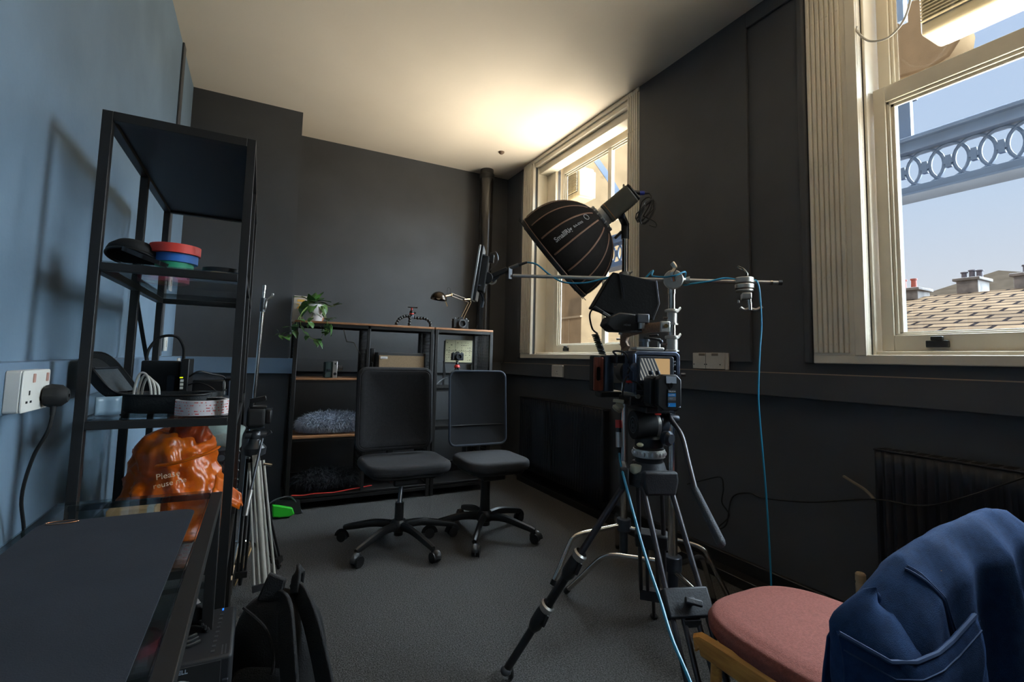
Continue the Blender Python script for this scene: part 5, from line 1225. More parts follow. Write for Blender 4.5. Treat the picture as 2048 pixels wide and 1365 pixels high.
# the lettered panel is the one above the middle panel, towards the upper rim
upv = (sp(A0+seg, .4)-sp(A0-seg, .4)).dot(CU)
SGN = 1 if upv > 0 else -1
on_shell_dir = SGN
def lettering():
    a_c = A0+SGN*seg*1.0
    def put(string, size, q0, base):
        cu = bpy.data.curves.new('t', 'FONT'); cu.body = string; cu.size = size; cu.extrude = .0002; cu.resolution_u = 3; cu.offset = size*.02
        tmp = bpy.data.objects.new('t', cu); COL.objects.link(tmp)
        me = bpy.data.meshes.new_from_object(tmp.evaluated_get(bpy.context.evaluated_depsgraph_get())); bpy.data.objects.remove(tmp)
        inv = MAT[t.name].inverted()
        for vq in me.vertices:
            q = q0+vq.co.x/(SD*1.05); a = a_c+SGN*(base+vq.co.y)/(SR*.84)
            vq.co = inv @ sp(a, q, .0028)
        me.materials.clear(); me.materials.append(M['print_white']); ob = bpy.data.objects.new('lettering', me); COL.objects.link(ob); ob.parent = t
    put('SmallRig', .031, .20, -.010); put('RA-D55', .016, .55, -.005)
    g = MB(); c_ = sp(a_c+SGN*.03, .8, .003)
    g.tube([sp(a_c+SGN*(.012+.014*math.sin(k*math.pi/6))/(.16), .80+.03*math.cos(k*math.pi/6), .003) for k in range(12)], .0012, 5, closed=True).build('round_mark', 'print_white', t)
lettering()

t = thing('studio_light', 'dark green-grey studio light with a cylindrical body behind the softbox', 'studio light', nk+AX*.1)
M['cob'] = mat('dark_olive_housing', (72, 70, 60), .5, var=.08, vscale=20)
MB().cyl(nk+AX*.004, nk+AX*.03, .05, n=28).build('mount', 'silver', t)
lu_ = (CR*.64*-1+CU*.77); lu_ = (lu_-AX*lu_.dot(AX)).normalized(); lw_ = AX.cross(lu_).normalized()
Rc = Matrix((lu_, lw_, AX)).transposed()
MB().prism(rrect(.105, .105, .028, 6), nk+AX*.03, lu_, lw_, .165 if lu_.cross(lw_).dot(AX) > 0 else -.165).build('housing', 'cob', t, bevel=.006)
MB().prism(rrect(.108, .108, .03, 6), nk+AX*.048, lu_, lw_, .003 if lu_.cross(lw_).dot(AX) > 0 else -.003).build('orange_line', mat('orange_trim', (176, 120, 62), .5), t)
fg = MB()
for k in range(9): fg.box(nk+AX*(.07+.012*k)-lu_*.053, (.004, .085, .003), Rc)
fg.build('cooling_fins', 'black', t)
MB().prism(rrect(.10, .10, .02, 5), nk+AX*.195, lu_, lw_, .012 if lu_.cross(lw_).dot(AX) > 0 else -.012).build('back_panel', 'black', t, bevel=.004)
hp = nk+AX*.14+lu_*.055
MB().bar(nk+AX*.165+lu_*.02, D(1247, 374, 2.62), .010, .032).build('top_handle', mat('olive_handle', (112, 104, 86), .5), t, bevel=.003)
text('lettering', 'RC 220B', .020, D(1251, 418, 2.55), CU, -CR, mat('orange_print', (206, 120, 60), .5), t)
yk = nk+AX*.115-lu_*.055
MB().bar(yk-AX*.03, V((SX, SY, 1.84)), .034, .03).build('yoke', 'gunmetal', t, bevel=.004)
MB().cyl((SX, SY, 1.76), (SX, SY, 1.845), .021, n=18).build('stand_receiver', 'black', t)
MB().cyl(V((SX, SY, 1.80))-CR*.02, V((SX, SY, 1.765))-CR*.055, .008, n=12).build('tilt_handle', 'black', t)
pl_ = nk+AX*.205
MB().cyl(pl_, pl_+CR*.035-CU*.004, .010, n=12).build('power_socket', 'black', t)
t = thing('power_lead', 'bundled black power lead with a blue connector hanging behind the studio light', 'cable', pl_+CR*.05)
s0 = pl_+CR*.032-CU*.004
MB().cyl(s0, s0+CR*.024, .011, n=14).build('blue_connector', mat('blue_connector', (34, 54, 150), .4), t)
MB().cyl(s0+CR*.022, s0+CR*.05, .008, .005, n=12).build('boot', 'black', t)
g = MB(); rnd = random.Random(4); s1 = s0+CR*.048
g.tube([s1, s1+CR*.012-CU*.02, s1+CR*.004-CU*.06, s1-CR*.03-CU*.12], .0032, 7, smooth=5)
for k in range(6):
    c0 = s1+CR*(-.018+rnd.uniform(-.012, .012))-CU*(.095+rnd.uniform(-.012, .012))+_f*rnd.uniform(-.02, .02)
    d1 = (CR*.5+CU*.8+CR*rnd.uniform(-.25, .25)).normalized(); d2 = (CR*.8-CU*.45+_f*rnd.uniform(-.6, .6)).normalized()
    g.tube([c0+d1*(.068*math.cos(q*math.pi/6))+d2*(.026*math.sin(q*math.pi/6)*rnd.uniform(.8, 1.3)) for q in range(12)], .0032, 6, closed=True)
g.tube([s1-CR*.03-CU*.12, s1+CR*.03-CU*.15, s1+CR*.035-CU*.175, s1-CR*.0-CU*.165], .0032, 6, smooth=5)
g.build('bundle', 'black', t)

# ------------------------------------------------------------------ camera tripod in the middle of the room
O0 = V((1.2, 1.27, 0)); EY = V((.313, .950, 0)).normalized(); EX = V((EY.y, -EY.x, 0)); EZ = V((0, 0, 1))
def G(x, y, z): return O0+EX*x+EY*y+EZ*z
RG = Matrix((EX, EY, EZ)).transposed()
t = thing('video_tripod', 'large black video tripod with twin-tube legs in the middle of the room', 'tripod', O0)
M['tube'] = mat('dark_grey_leg_tube', (64, 62, 66), .35, metal=.6, var=.06, vscale=20)
M['cast'] = mat('grey_cast_alloy', (47, 49, 53), .55, metal=.3, var=.12, vscale=40, bump=.15, bscale=200)
# crown
MB().lathe([(.03, .80-.035), (.05, .765), (.058, .74), (.066, .735), (.075, .715), (.07, .69)], O0, n=30, cap=True).build('crown', 'cast', t, ang=30)
for ang_, nm in ((268, 'n'), (162, 'l'), (67, 'b')):
    d = (EX*math.cos(math.radians(ang_))+EY*math.sin(math.radians(ang_))); s_ = V((-d.y, d.x, 0))
    MB().prism([(-.056, .0), (.056, 0), (.06, -.03), (.05, -.075), (-.05, -.075), (-.06, -.03)], O0+d*.07+EZ*.752, s_, EZ+d*.0, .03).build('leg_shoulder', 'cast', t, bevel=.008, seg=3)
def twin_leg(top, foot, spread, k_clamp, k2, style):
    top = V(top); foot = V(foot); d = (foot-top).normalized(); L = (foot-top).length
    h = V((d.x, d.y, 0)).normalized(); s_ = V((-h.y, h.x, 0)); nn = s_.cross(d).normalized()
    if nn.z < 0: nn = -nn
    P = lambda k, a=0., b=0.: top+d*(L*k)+s_*a+nn*b
    g = MB()
    for a in (-1, 1): g.cyl(P(0, a*spread), P(k_clamp, a*spread*1.12), .0085, n=12)
    lg = g.bar(P(0, -spread-.006), P(0, spread+.006), .02, .03).build('leg', 'tube', t)
    cl_ = MB().box(P(k_clamp+.03), (spread*2+.04, .036, .075), Matrix((s_, nn, d)).transposed()).build('leg_clamp', 'cast', lg, bevel=.005)
    MB().cyl(P(k_clamp+.03, .004, .018), P(k_clamp+.03, .004, .034), .011, n=14).bar(P(k_clamp+.03-.004, -.02, .036), P(k_clamp+.03+.012, .028, .036), .017, .012, nn).build('clamp_knob', 'cast', cl_, bevel=.004)
    g = MB()
    for a in (-1, 1):
        g.cyl(P(k_clamp+.03, a*spread*.42), P(k2+.03, a*spread*.55), .0075, n=10)
        g.cyl(P(k_clamp+.03, a*spread*1.1), P(k2, a*spread*1.2), .008, n=12)
    g.bar(P(k2, -spread*1.3), P(k2, spread*1.3), .04, .04).build('lower_leg', 'tube', lg)
    MB().bar(P(k_clamp+.085, -spread*.5), P(k_clamp+.085, spread*.5), .02, .018).build('inner_yoke', 'cast', lg)
    g = MB().cyl(P(k2), P(.985), .0075, n=10); g.build('spike', 'tube', lg)
    MB().ball(foot+EZ*.012, .018, (1, 1, .66), n=12).build('foot', 'rubber', lg)
twin_leg(G(-.006, -.07, .70), G(-.01, -.55, .0), .047, .36, .80, 0)
def slim_leg(top, foot, side=1):
    top = V(top); foot = V(foot); d = (foot-top).normalized(); L = (foot-top).length
    h = V((d.x, d.y, 0)).normalized(); s_ = V((-h.y, h.x, 0)); nn = s_.cross(d).normalized()
    P = lambda k, a=0., b=0.: top+d*(L*k)+s_*a+nn*b
    g = MB().bar(P(0, .0), P(.42), .040, .016, nn)
    for a in (-1, 1): g.cyl(P(-.02, a*.016), P(.42, a*.016), .0085, n=10)
    lg = g.build('leg', 'tube', t, bevel=.002)
    for k in (.36, .62):
        MB().lathe([(.027, 0), (.033, .006), (.030, .022), (.025, .03)], P(k+.02), d, n=18, sxy=(1, .75)).build('clip', 'silver', lg)
        MB().lathe([(.027, 0), (.031, .01), (.031, .05), (.027, .06)], P(k+.05), d, n=18, sxy=(1, .75)).build('clip_body', 'black', lg)
        MB().bar(P(k+.05, .018, .012), P(k+.10, .024, .016), .022, .012).build('clip_lever', 'black', lg, bevel=.003)
        MB().lathe([(.03, 0), (.031, .04), (.02, .06)], P(k+.075), d, n=16, cap=True, sxy=(1, .75)).build('joint', 'black', lg)
    MB().bar(P(.42), P(.70), .036, .026, nn).build('mid_section', 'black', lg, bevel=.006)
    MB().cyl(P(.68), P(.975), .0135, n=14).build('lower_tube', 'black', lg)
    MB().torus(P(.985, -.02, .02), (h+s_*.4), .018, .005, 20, 8).build('foot_ring', 'rubber', lg)
    MB().ball(P(.982), .02, (1, 1, .8), n=12).cyl(P(.96, -.012), P(.985, -.045), .008, n=10).build('foot', 'grey_metal', lg)
slim_leg(G(-.062, .018, .71), (.812, 1.556, .022))
twin_leg(G(.03, .062, .70), (1.58, 1.64, 0), .04, .36, .80, 0)
# fluid head
H = MB().lathe([(.046, .758), (.046, .775), (.05, .782), (.05, .812), (.045, .816)], O0, n=30).build('bowl_clamp', 'black', t)
g = MB().lathe([(.046, .781), (.0535, .783), (.0545, .80), (.0525, .808), (.046, .81)], O0, n=36)
for k in range(24):
    a = k*math.pi/12; g.ball(O0+V((.0525*math.cos(a), .0525*math.sin(a), .795)), .0055, (1, 1, 1.5), n=8)
g.build('silver_ring', 'silver', t)
MB().lathe([(.043, .81), (.048, .82), (.046, .845), (.03, .86)], O0, n=30, cap=True).build('pan_base', 'black', t)
MB().cyl(G(-.058, 0, .888), G(.012, 0, .888), .048, n=32).bx(G(0, 0, 0)+V((-.001, -.001, .85)), G(0, 0, 0)+V((.001, .001, .86))).build('tilt_drum', 'matte_black', t, bevel=.006)
MB().cyl(G(.012, 0, .888), G(.026, 0, .888), .046, n=30).build('tilt_dial', 'silver', t, bevel=.003)
MB().cyl(G(.026, 0, .892), G(.062, 0, .892), .040, .036, n=28).build('tilt_cap', 'gunmetal', t, bevel=.006)
MB().torus(G(-.0585, -.002, .888), EX, .027, .0013, 28, 6).torus(G(-.0588, -.002, .894), EX, .011, .0013, 16, 6).torus(G(-.0588, -.002, .880), EX, .011, .0013, 16, 6).build('maker_mark', 'grey_metal', t)
MB().lathe([(.016, 0), (.024, .006), (.025, .024), (.016, .034)], G(.035, -.035, .85), (EX*.4-EY*.9), n=14, cap=True).build('tension_knob', 'gunmetal', t)
MB().ball(G(-.045, -.03, .826), .012, (1, 1, .6), n=12).build('bubble_level', mat('cream_level', (206, 200, 160), .3), t)
MB().box(G(-.005, .0, .945), (.085, .16, .02), RG).build('head_plate', 'black', t, bevel=.004)
MB().box(G(.045, -.02, .938), (.06, .05, .012), RG).build('plate_release', 'gunmetal', t, bevel=.003)
MB().box(G(-.004, -.075, .937), (.022, .006, .016), RG).build('red_lock', 'red', t, bevel=.002)
MB().box(G(-.055, -.02, .785-.04), (.034, .03, .03), RG).build('pale_knob', mat('pale_grey_knob', (170, 168, 146), .5), t, bevel=.006)
hp0, hp1, hp2, hp3 = G(.058, -.055, .905), G(.066, -.10, .865), G(.05, -.21, .72), G(.072, -.30, .605)
MB().lathe([(.016, 0), (.019, .01), (.014, .04)], G(.055, -.02, .91), EX, n=16, cap=True).build('handle_rosette', 'gunmetal', t)
MB().tube([hp0+EZ*.02+EY*.03, hp0, hp1, hp1+(hp2-hp1)*.5, hp2], .0082, 10, smooth=6).build('pan_handle', 'tube', t)
MB().cyl(hp2-(hp3-hp2)*.06, hp3, .0115, .0135, n=14).ball(hp3, .0133, n=12).build('pan_grip', mat('grey_rubber_grip', (58, 62, 68), .7, bump=.4, bscale=300), t)

# cinema camera
t = thing('cinema_camera', 'black caged cinema camera with a rear screen on the big tripod', 'camera', G(0, 0, .956))
M['cage'] = mat('blue_grey_cage_alloy', (86, 94, 112), .35, metal=.7, var=.08, vscale=30)
MB().box(G(.004, .005, 1.064), (.150, .105, .124), RG).build('body', 'matte_black', t, bevel=.012, seg=3)
MB().box(G(.074, .01, 1.06), (.03, .075, .115), RG).build('hand_grip', 'black', t, bevel=.013, seg=4)
MB().ring(rrect(.166, .146, .016, 4), rrect(.142, .122, .010, 4), G(.004, -.052, 1.064), EX, EZ, -.014).build('cage', 'cage', t, bevel=.002)
MB().box(G(.004, .0, 1.133), (.15, .10, .012), RG).build('cage_top', 'cage', t, bevel=.003)
MB().box(G(-.016, -.02, 1.147), (.10, .05, .010), RG).build('top_rail', 'silver', t, bevel=.002)
MB().box(G(-.076, -.01, 1.064), (.012, .09, .13), RG).build('cage_side', 'cage', t, bevel=.003)
g = MB()
for z in (1.03, 1.05, 1.08, 1.10): g.cyl(G(-.082, -.02, z), G(-.084, -.02, z), .005, n=10)
g.build('cage_holes', 'matte_black', t)
MB().lathe([(.012, 0), (.015, .003), (.015, .010), (.010, .013)], G(-.078, -.052, 1.083), -EY, n=18, cap=True).build('side_knob', 'cage', t)
MB().prism(rrect(.126, .092, .008, 4), G(-.008, -.0585, 1.076), EX, EZ, .012).build('screen_bezel', 'gunmetal', t, bevel=.002)
def screen_mat():
    m = bpy.data.materials.new('live_view_screen'); m.use_nodes = True; n = m.node_tree; b = n.nodes['Principled BSDF']
    tc_ = n.nodes.new('ShaderNodeTexCoord'); mp = n.nodes.new('ShaderNodeMapping'); sp_ = n.nodes.new('ShaderNodeSeparateXYZ')
    n.links.new(tc_.outputs['Generated'], mp.inputs[0]); n.links.new(mp.outputs[0], sp_.inputs[0])
    # slanted stripes of the window boards on the left, tan stone on the right
    a1 = n.nodes.new('ShaderNodeMath'); a1.operation = 'MULTIPLY_ADD'; a1.inputs[1].default_value = .30
    n.links.new(sp_.outputs['Z'], a1.inputs[0]); n.links.new(sp_.outputs['X'], a1.inputs[2])
    w_ = n.nodes.new('ShaderNodeMath'); w_.operation = 'MULTIPLY'; w_.inputs[1].default_value = 58; n.links.new(a1.outputs[0], w_.inputs[0])
    s_ = n.nodes.new('ShaderNodeMath'); s_.operation = 'SINE'; n.links.new(w_.outputs[0], s_.inputs[0])
    r1 = n.nodes.new('ShaderNodeValToRGB'); n.links.new(s_.outputs[0], r1.inputs[0])
    r1.color_ramp.elements[0].color = (.05, .06, .07, 1); r1.color_ramp.elements[1].color = (.42, .42, .38, 1)
    st = n.nodes.new('ShaderNodeMath'); st.operation = 'GREATER_THAN'; st.inputs[1].default_value = .78; n.links.new(a1.outputs[0], st.inputs[0])
    mx = n.nodes.new('ShaderNodeMixRGB'); n.links.new(st.outputs[0], mx.inputs[0]); n.links.new(r1.outputs[0], mx.inputs[1]); mx.inputs[2].default_value = (.55, .36, .17, 1)
    n.links.new(mx.outputs[0], b.inputs['Emission Color']); b.inputs['Emission Strength'].default_value = .8
    b.inputs['Base Color'].default_value = (.01, .01, .01, 1); b.inputs['Roughness'].default_value = .12
    return m
MB().prism([(-.052, -.036), (.052, -.036), (.052, .036), (-.052, .036)], G(-.012, -.0708, 1.078), EX, EZ, .0008).build('screen', screen_mat(), t, smooth=False)
MB().ring(rrect(.112, .080, .004, 3), rrect(.104, .072, .003, 3), G(-.012, -.0705, 1.078), EX, EZ, .0022).build('screen_frame', 'grey_metal', t)
for z in (1.105, 1.094, 1.072, 1.060, 1.049): MB().box(G(.061, -.0595, z), (.010, .004, .006), RG).build('button', 'grey_metal', t, bevel=.001)
MB().cyl(G(.09, -.01, 1.115), G(.10, -.012, 1.117), .006, n=12).build('strap_lug', 'silver', t)
MB().cyl(G(.088, -.055, 1.062), G(.102, -.06, 1.062), .006, n=10).build('small_screw', 'grey_metal', t)
MB().lathe([(.036, 0), (.040, .01), (.040, .05), (.034, .06), (.043, .07), (.043, .12), (.03, .125)], G(-.01, .06, 1.064), EY, n=28, cap=True).build('lens', 'black', t)
# side handle with wooden plate
MB().ring(rrect(.033, .118, .003, 2), rrect(.017, .05, .008, 2), G(-.157, .078, 1.056), EX, EZ, .014).build('wooden_side_plate', mat('reddish_walnut', (134, 66, 44), .55, rgb2=(104, 46, 30), vscale=20, stretch=(8, 8, 1)), t, bevel=.0015)
MB().box(G(-.158, .10, 1.058), (.032, .04, .125), RG).build('side_handle', 'matte_black', t, bevel=.004)
MB().cyl(G(-.118, .09, .992), G(-.118, .09, 1.122), .024, n=22).build('drive_housing', 'gunmetal', t, bevel=.003)
MB().box(G(-.115, .085, .985), (.08, .06, .02), RG).build('side_bracket', 'black', t, bevel=.004)
MB().box(G(-.088, .05, 1.11), (.05, .07, .03), RG).build('port_block', 'black', t, bevel=.005)
# top handle
hw = mat('brown_wood_grip', (136, 106, 82), .6, rgb2=(112, 84, 64), vscale=18, stretch=(2, 10, 10))
MB().tube([G(-.052, .075, 1.148), G(-.055, .088, 1.172), G(-.048, .08, 1.202), G(-.036, .04, 1.213), G(-.026, -.04, 1.216), G(-.016, -.14, 1.215)], .0165, 10, smooth=6, sc=(.8, 1.05)).build('top_handle', hw, t)
MB().box(G(-.0145, -.146, 1.215), (.030, .012, .034), RG).build('handle_end', 'silver', t, bevel=.002)
MB().cyl(G(-.0145, -.151, 1.217), G(-.0145, -.154, 1.217), .007, n=12).build('end_screw', 'brass', t)
MB().cyl(G(-.02, -.01, 1.15), G(-.02, -.01, 1.175), .014, n=18).cyl(G(-.02, -.01, 1.172), G(-.02, -.01, 1.18), .02, n=18).build('ball_mount', 'grey_metal', t)
MB().bar(G(-.03, -.02, 1.185), G(.028, -.03, 1.178), .012, .010).bar(G(.02, -.03, 1.195), G(-.01, -.02, 1.192), .010, .008).build('mount_arm', 'black', t, bevel=.003)
MB().ball(G(.028, -.03, 1.172), .009, n=12).build('mount_knob', 'gunmetal', t)
MB().cyl(G(.022, -.03, 1.15), G(.022, -.03, 1.172), .005, n=10).build('mount_post', 'silver', t)
# leads on the left side of the cage
g = MB()
g.tube([G(-.095, .03, 1.115), G(-.13, -.0, 1.135), G(-.10, -.03, 1.13), G(-.085, -.04, 1.09), G(-.09, -.03, 1.06)], .0035, 7, smooth=6)
g.tube([G(-.09, -.02, 1.05), G(-.11, -.05, 1.03), G(-.115, -.05, .99), G(-.095, -.05, .972)], .003, 7, smooth=6)
g.tube([G(-.09, -.04, 1.04), G(-.07, -.07, 1.03), G(-.05, -.075, 1.0), G(-.058, -.07, .972)], .003, 7, smooth=6)
g.build('lead', 'rubber', t)
MB().box(G(-.088, -.045, 1.035), (.028, .012, .008), RG).build('red_plug', 'red', t, bevel=.002)
MB().box(G(-.04, .0, .972), (.10, .10, .03), RG).build('base_plate', 'black', t, bevel=.004)
for x in (-.065, -.005): MB().cyl(G(x, -.06, .988), G(x, .17, .988), .0075, n=12).build('rod', 'silver', t)
MB().box(G(-.03, -.054, 1.0), (.09, .012, .016), RG).build('rod_clamp', 'gunmetal', t, bevel=.003)
MB().bar(G(-.12, .02, .968), G(-.09, .0, .966), .016, .010).build('pale_tab', mat('pale_tab', (150, 146, 126), .5), t)
MB().lathe([(.016, 0), (.019, .008), (.013, .016), (.017, .024), (.008, .03)], G(-.11, .02, .935), (.3, -.5, .8), n=10, cap=True).build('pale_thumbscrew', bpy.data.materials['pale_tab'], t)

t = thing('camera_battery', 'black block battery with a blue and white label behind the camera screen', 'battery', G(-.002, -.13, .952))
bc = G(-.002, -.125, 1.008); q_ = rrect(.078, .112, .016, 1)
MB().prism(q_, bc-EY*.0, EX, EZ, .028).prism(rrect(.092, .10, .01, 2), bc+EY*.06, EX, EZ, .06).build('case', 'black', t, bevel=.003)
MB().box(G(-.045, -.10, 1.01), (.02, .05, .085), RG).build('adapter_plate', 'black', t, bevel=.004)
for x in (-.046, -.022): MB().box(G(x, -.11, 1.068), (.012, .012, .014), RG).build('pin_block', 'gunmetal', t, bevel=.003)
MB().box(G(.002, -.1535, 1.048), (.034, .003, .022), RG).build('top_sticker', mat('pale_holo_sticker', (150, 158, 170), .3), t)
MB().torus(G(.002, -.1545, 1.030), EY, .007, .0009, 18, 5, sxy=(.8, 1.2)).build('gauge_ring', 'gunmetal', t)
lp = lambda z0, z1, m, n_: MB().box(G(.004, -.1538, (z0+z1)/2), (.026, .002, z1-z0), RG).build(n_, m, t)
M['label_blue'] = mat('label_blue', (24, 124, 196), .4); M['label_grey'] = mat('label_grey', (90, 92, 96), .4); M['label_dark'] = mat('label_dark', (40, 42, 46), .4)
lp(1.006, 1.018, 'label_dark', 'label_top'); lp(.996, 1.006, 'label_blue', 'label_band'); lp(.984, .995, 'label_grey', 'label_middle'); lp(.976, .984, 'label_dark', 'label_line'); lp(.964, .976, 'label_blue', 'label_band')
text('label_text', 'FXLION', .0068, G(-.0080, -.1552, 1.0095), EX, EZ, 'print_white', t, .0002, bold=True)
text('label_text', 'nanoONE', .0050, G(-.0072, -.1552, .9992), EX, EZ, 'print_white', t, .0002, bold=True)
text('label_text', '14.8V', .0056, G(-.0064, -.1552, .9875), EX, EZ, 'print_grey', t, .0002)
text('label_text', 'F', .0075, G(-.0072, -.1552, .9675), EX, EZ, 'print_white', t, .0002, bold=True)
for x, z in ((-.034, .958), (.03, .958)): MB().bar(G(x, -.15, .965), G(x*.8, -.135, .950), .012, .006).build('corner_foot', 'gunmetal', t)

t = thing('field_monitor', 'small black on-camera monitor under a deep black sun hood above the camera', 'monitor', G(-.08, 0, 1.2))
MB().prism([(-.155, 1.25), (-.165, 1.225), (-.14, 1.203), (-.035, 1.203), (-.018, 1.235), (-.022, 1.262), (-.12, 1.268)], G(0, -.03, 0), EX, EZ, -.075).build('monitor_body', 'black', t, bevel=.005)
text('monitor_label', 'HD60', .010, G(-.105, -.0315, 1.222), EX, EZ, 'print_grey', t, .0002)
N_, F_ = [(-.125, 1.415), (.036, 1.391), (.047, 1.309), (.024, 1.251), (-.098, 1.257), (-.198, 1.287)], .9
hood = MB(); c0 = V((-.06, 0, 1.33))
A_ = [G(a, .02, z) for a, z in N_]; B_ = [G(-.05+(a+.05)*.82, .15, 1.325+(z-1.325)*.80) for a, z in N_]
n_ = len(N_)
cap = [G(a, .0, z) for a, z in [(-.105, 1.40), (.024, 1.381), (.034, 1.31), (.014, 1.262), (-.09, 1.268)]]
hood.add(A_+B_, [tuple(range(n_)), tuple(range(2*n_-1, n_-1, -1))]+[(i, (i+1) % n_, n_+(i+1) % n_, n_+i) for i in range(n_)]).build('sun_hood', mat('black_hood_fabric', (13, 12, 12), .9, spec=.15, var=.2, vscale=30, bump=.08, bscale=120), t, bevel=.004)
MB().tube([G(-.103, .0185, 1.407), G(-.09, .0165, 1.36), G(-.086, .0165, 1.323)], .0016, 5, smooth=3).tube([G(.037, .0185, 1.391), G(.048, .0185, 1.309), G(.025, .0185, 1.251)], .0013, 5).build('hood_seam', 'gunmetal', t)
MB().bar(G(-.195, .015, 1.287), G(-.115, .01, 1.24), .014, .012).build('hood_hinge', 'black', t, bevel=.003); MB().bar(G(-.165, .005, 1.268), G(-.14, .0, 1.252), .006, .006).build('hinge_edge', 'silver', t)
MB().box(G(-.045, -.045, 1.248), (.042, .022, .030), RG).build('shoe_mount', 'grey_metal', t, bevel=.003)
MB().cyl(G(-.045, -.04, 1.214), G(-.045, -.04, 1.236), .011, n=16).build('shoe_post', 'silver', t)
cc = []
for i in range(177):
    k = i/176; a = 2*math.pi*11*k
    b_ = V(G(-.178, .05, 1.195))*(1-k)+V(G(-.146, .06, 1.125))*k
    cc.append(b_+EX*(.0105*math.cos(a))+EY*(.0105*math.sin(a)))
o = MB().tube([G(-.195, .02, 1.285), G(-.205, .03, 1.26), G(-.19, .045, 1.215), G(-.178+.0085, .05, 1.198)], .0032, 7, smooth=6).tube(cc, .0027, 6).build('coiled_lead', 'black'); tag(o, 'black coiled lead running from the sun hood down to the wooden camera handle', 'cable')
t = thing('audio_connector', 'metal audio plug with a red ring hanging beside the tripod head', 'connector', (1.135, 1.345, .84))
kx = lambda k: V((1.137, 1.352, .897))*(1-k)+V((1.131, 1.342, .80))*k
MB().cyl(kx(0), kx(.28), .0115, n=16).build('red_ring', 'red', t); MB().cyl(kx(.28), kx(.45), .0095, n=16).build('black_collar', 'black', t)
MB().cyl(kx(.43), kx(.95), .0108, n=16).build('barrel', 'silver', t); MB().cyl(kx(.92), kx(1.35), .0095, .006, n=14).build('boot', 'rubber', t)
o = MB().tube([(1.126, 1.334, .785), (1.1, 1.293, .749), (1.052, 1.19, .66), (.997, 1.07, .562), (.957, .972, .491), (.92, .894, .44), (.894, .81, .385), (.86, .70, .28), (.82, .58, .10), (.80, .52, .008), (.70, .40, .006)], .0042, 8, smooth=8).build('teal_cable', 'teal')
tag(o, 'teal cable running from the audio plug down across the front tripod leg to the floor', 'cable')

# ------------------------------------------------------------------ red upholstered chair with a denim shirt over its back
t = thing('upholstered_chair', 'wood-framed chair with a dusty red padded seat in the right foreground', 'chair', (1.265, .74, 0))
M['red_cloth'] = mat('dusty_red_upholstery', (134, 76, 66), .9, rgb2=(118, 64, 56), vscale=180, bump=.3, bscale=500)
M['oak'] = mat('golden_oak', (206, 146, 70), .4, rgb2=(184, 122, 54), vscale=10, stretch=(14, 1.5, 14))
def seatf(u, v):
    a = 2*math.pi*u; k = v
    c_, s_ = math.cos(a), math.sin(a); p_ = 3.4
    x = math.copysign(abs(c_)**(2/p_), c_)*.222; y = math.copysign(abs(s_)**(2/p_), s_)*.24
    if y > 0: x *= 1-.10*(y/.24)**2
    # profile: underside edge, bulge, dome
    pr = [(.0, .0), (.96, 0), (.995, .012), (1.0, .032), (.96, .048), (.82, .058), (.45, .064), (0, .066)]
    q = k*(len(pr)-1); i = min(int(q), len(pr)-2); f_ = q-i
    r_ = pr[i][0]*(1-f_)+pr[i+1][0]*f_; h = pr[i][1]*(1-f_)+pr[i+1][1]*f_
    return (1.262+x*r_, .742+y*r_, .404+h)
MB().sheet(seatf, 60, 29, closed_u=True).build('seat', 'red_cloth', t, ang=180)
for s_ in (-1, 1):
    x = 1.262+s_*.216
    MB().tube([(x, .915, .384), (x, .90, .388), (x, .74, .387), (x, .52, .382), (x+s_*.0, .45, .395)], .022, 8, smooth=4, sc=(.7, 1.4)).build('side_rail', 'oak', t)
    MB().tube([(x, .47, .0), (x, .46, .30), (x, .455, .42), (x, .44, .60), (x-s_*.01, .43, .76)], .014, 10, smooth=4).build('rear_leg', 'oak', t)
    MB().tube([(x-s_*.01, .88, .39), (x-s_*.006, .885, .2), (x, .89, .0)], .014, 10).build('front_leg', 'oak', t)
MB().tube([(1.06, .90, .378), (1.262, .905, .378), (1.47, .90, .378)], .015, 8, smooth=4, sc=(1.3, .75)).build('front_rail', 'oak', t)
def zt(x):
    pts = [(.85, .655), (.90, .715), (.95, .752), (1.0, .778), (1.08, .797), (1.17, .808), (1.28, .815), (1.365, .817), (1.42, .808), (1.47, .782), (1.52, .735), (1.57, .65)]
    for (a, za), (b_, zb) in zip(pts, pts[1:]):
        if x <= b_: 
            k = (x-a)/(b_-a); return za+(zb-za)*k
    return pts[-1][1]
MB().prism(rrect(.34, .16, .07, 6), (1.25, .442, .665), (1, 0, 0), (0, 0, 1), .022).build('back_panel', 'red_cloth', t, bevel=.006)
t = thing('denim_shirt', 'blue denim shirt draped over the back of the red chair', 'shirt', (1.22, .43, .45))
M['denim'] = mat('blue_denim', (30, 58, 98), .9, rgb2=(24, 48, 84), vscale=60, bump=.3, bscale=700, spec=.15)
M['seam'] = mat('denim_seam', (34, 60, 98), .85)
def shirt(u, v):
    x = .862+.70*u; top = zt(x)-.0
    # v: 0 hem on the seat side .. .5 top .. 1 hem on the viewer side
    d = (v-.46)
    fold = .030*abs(math.sin(8.5*u+1.1+.5*math.sin(4*v)))**.7-.015+.016*math.sin(27*u+.7+2*v)+.014*noise.noise(V((u*9, v*5, 1)))
    if d < 0:
        k = -d/.46; hem = .50
        z = top-(top-hem)*k**1.35; y = .452+.030*min(1, k*6)+fold*k*.8
    else:
        k = d/.54; hem = .30
        z = top-(top-hem)*k**1.35; y = .448-.040*min(1, k*5)-.035*k+fold*k**.6*1.0
    e_ = abs(2*u-1)**4
    x += .012*math.sin(9*z+3)*(1-e_)
    return (x+.0, y+.012*e_*(1 if d < 0 else -1), z+.006*noise.noise(V((u*9, v*9, 4))))
MB().sheet(shirt, 90, 70).build('body', 'denim', t, solid=.004, ang=180)
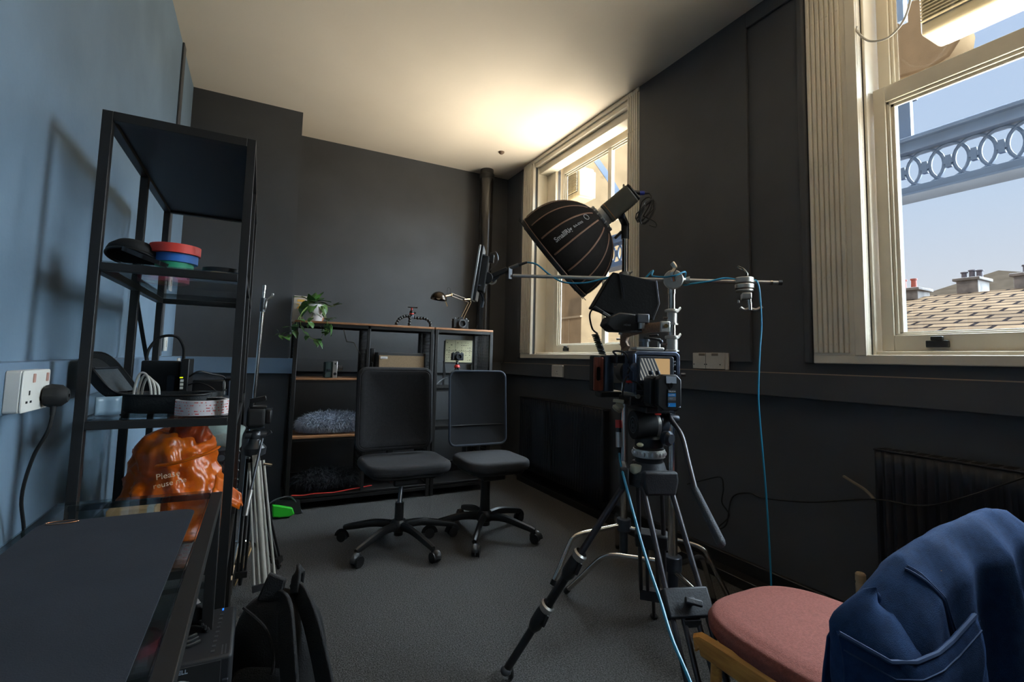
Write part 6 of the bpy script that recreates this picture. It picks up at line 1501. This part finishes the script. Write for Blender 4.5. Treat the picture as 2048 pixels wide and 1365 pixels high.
# near sleeve hanging at the left, its cuff turned towards the viewer
def sleeve(u, v):
    a = 2*math.pi*u
    c = V((.905, .445, .735))*(1-v)+V((.865, .405, .36))*v
    r_ = .058+.022*math.sin(math.pi*min(1, v*1.2))+.006*math.sin(3*a+8*v)+.010*noise.noise(V((math.cos(a)*1.5, math.sin(a)*1.5, v*5)))
    r_ *= min(1, v*7)**.5
    return c+V((math.cos(a)*r_, math.sin(a)*r_*.75, .012*math.sin(a)))
MB().sheet(sleeve, 40, 40, closed_u=True).build('sleeve', 'denim', t, solid=.003, ang=180)
def tail(u, v):
    P = [(.785, .44, .710), (.839, .40, .677), (.884, .388, .672), (.94, .384, .673), (.989, .384, .680), (1.06, .38, .705)]
    q = min(u*(len(P)-1), len(P)-1.0001); i = int(q); f_ = q-i
    p = V(P[i])*(1-f_)+V(P[i+1])*f_
    return (p.x-.02*v, p.y-.02*math.sin(math.pi*u)*v-.012*math.sin(3*math.pi*v)*(1-v)+.010*math.sin(11*u)*v, p.z-.36*v)
MB().sheet(tail, 44, 24).build('folded_tail', 'denim', t, solid=.005, ang=180)
MB().tube([V(tail(i/30, 0.004))+V((0, -.002, 0)) for i in range(31)], .0035, 6).build('hem', 'seam', t)
MB().tube([V(tail(i/30, .06))+V((0, -.003, 0)) for i in range(31)], .0012, 5).build('hem_stitch', 'seam', t)
MB().tube([V(shirt(.17+.10*math.sin(i*.05), .47+i*.011))+V((0, -.003, .001)) for i in range(36)], .0028, 6).build('shoulder_seam', 'seam', t)
MB().tube([V(shirt(.17+.012+.10*math.sin(i*.05), .47+i*.011))+V((0, -.0035, .001)) for i in range(36)], .0010, 5).build('stitch_line', 'seam', t)

t = thing('pale_weight', 'pale grey flat weight on the floor casing behind the tripod', 'weight', (2.19, 2.13, .05))
MB().prism([(-.10, 0), (.10, 0), (.085, .026), (.02, .036), (-.03, .03), (-.09, .018)], (2.15, 2.13, .05), (.12, -1, 0), (0, 0, 1), .06).build('slab', mat('pale_grey_plastic', (176, 174, 166), .5), t, bevel=.006)
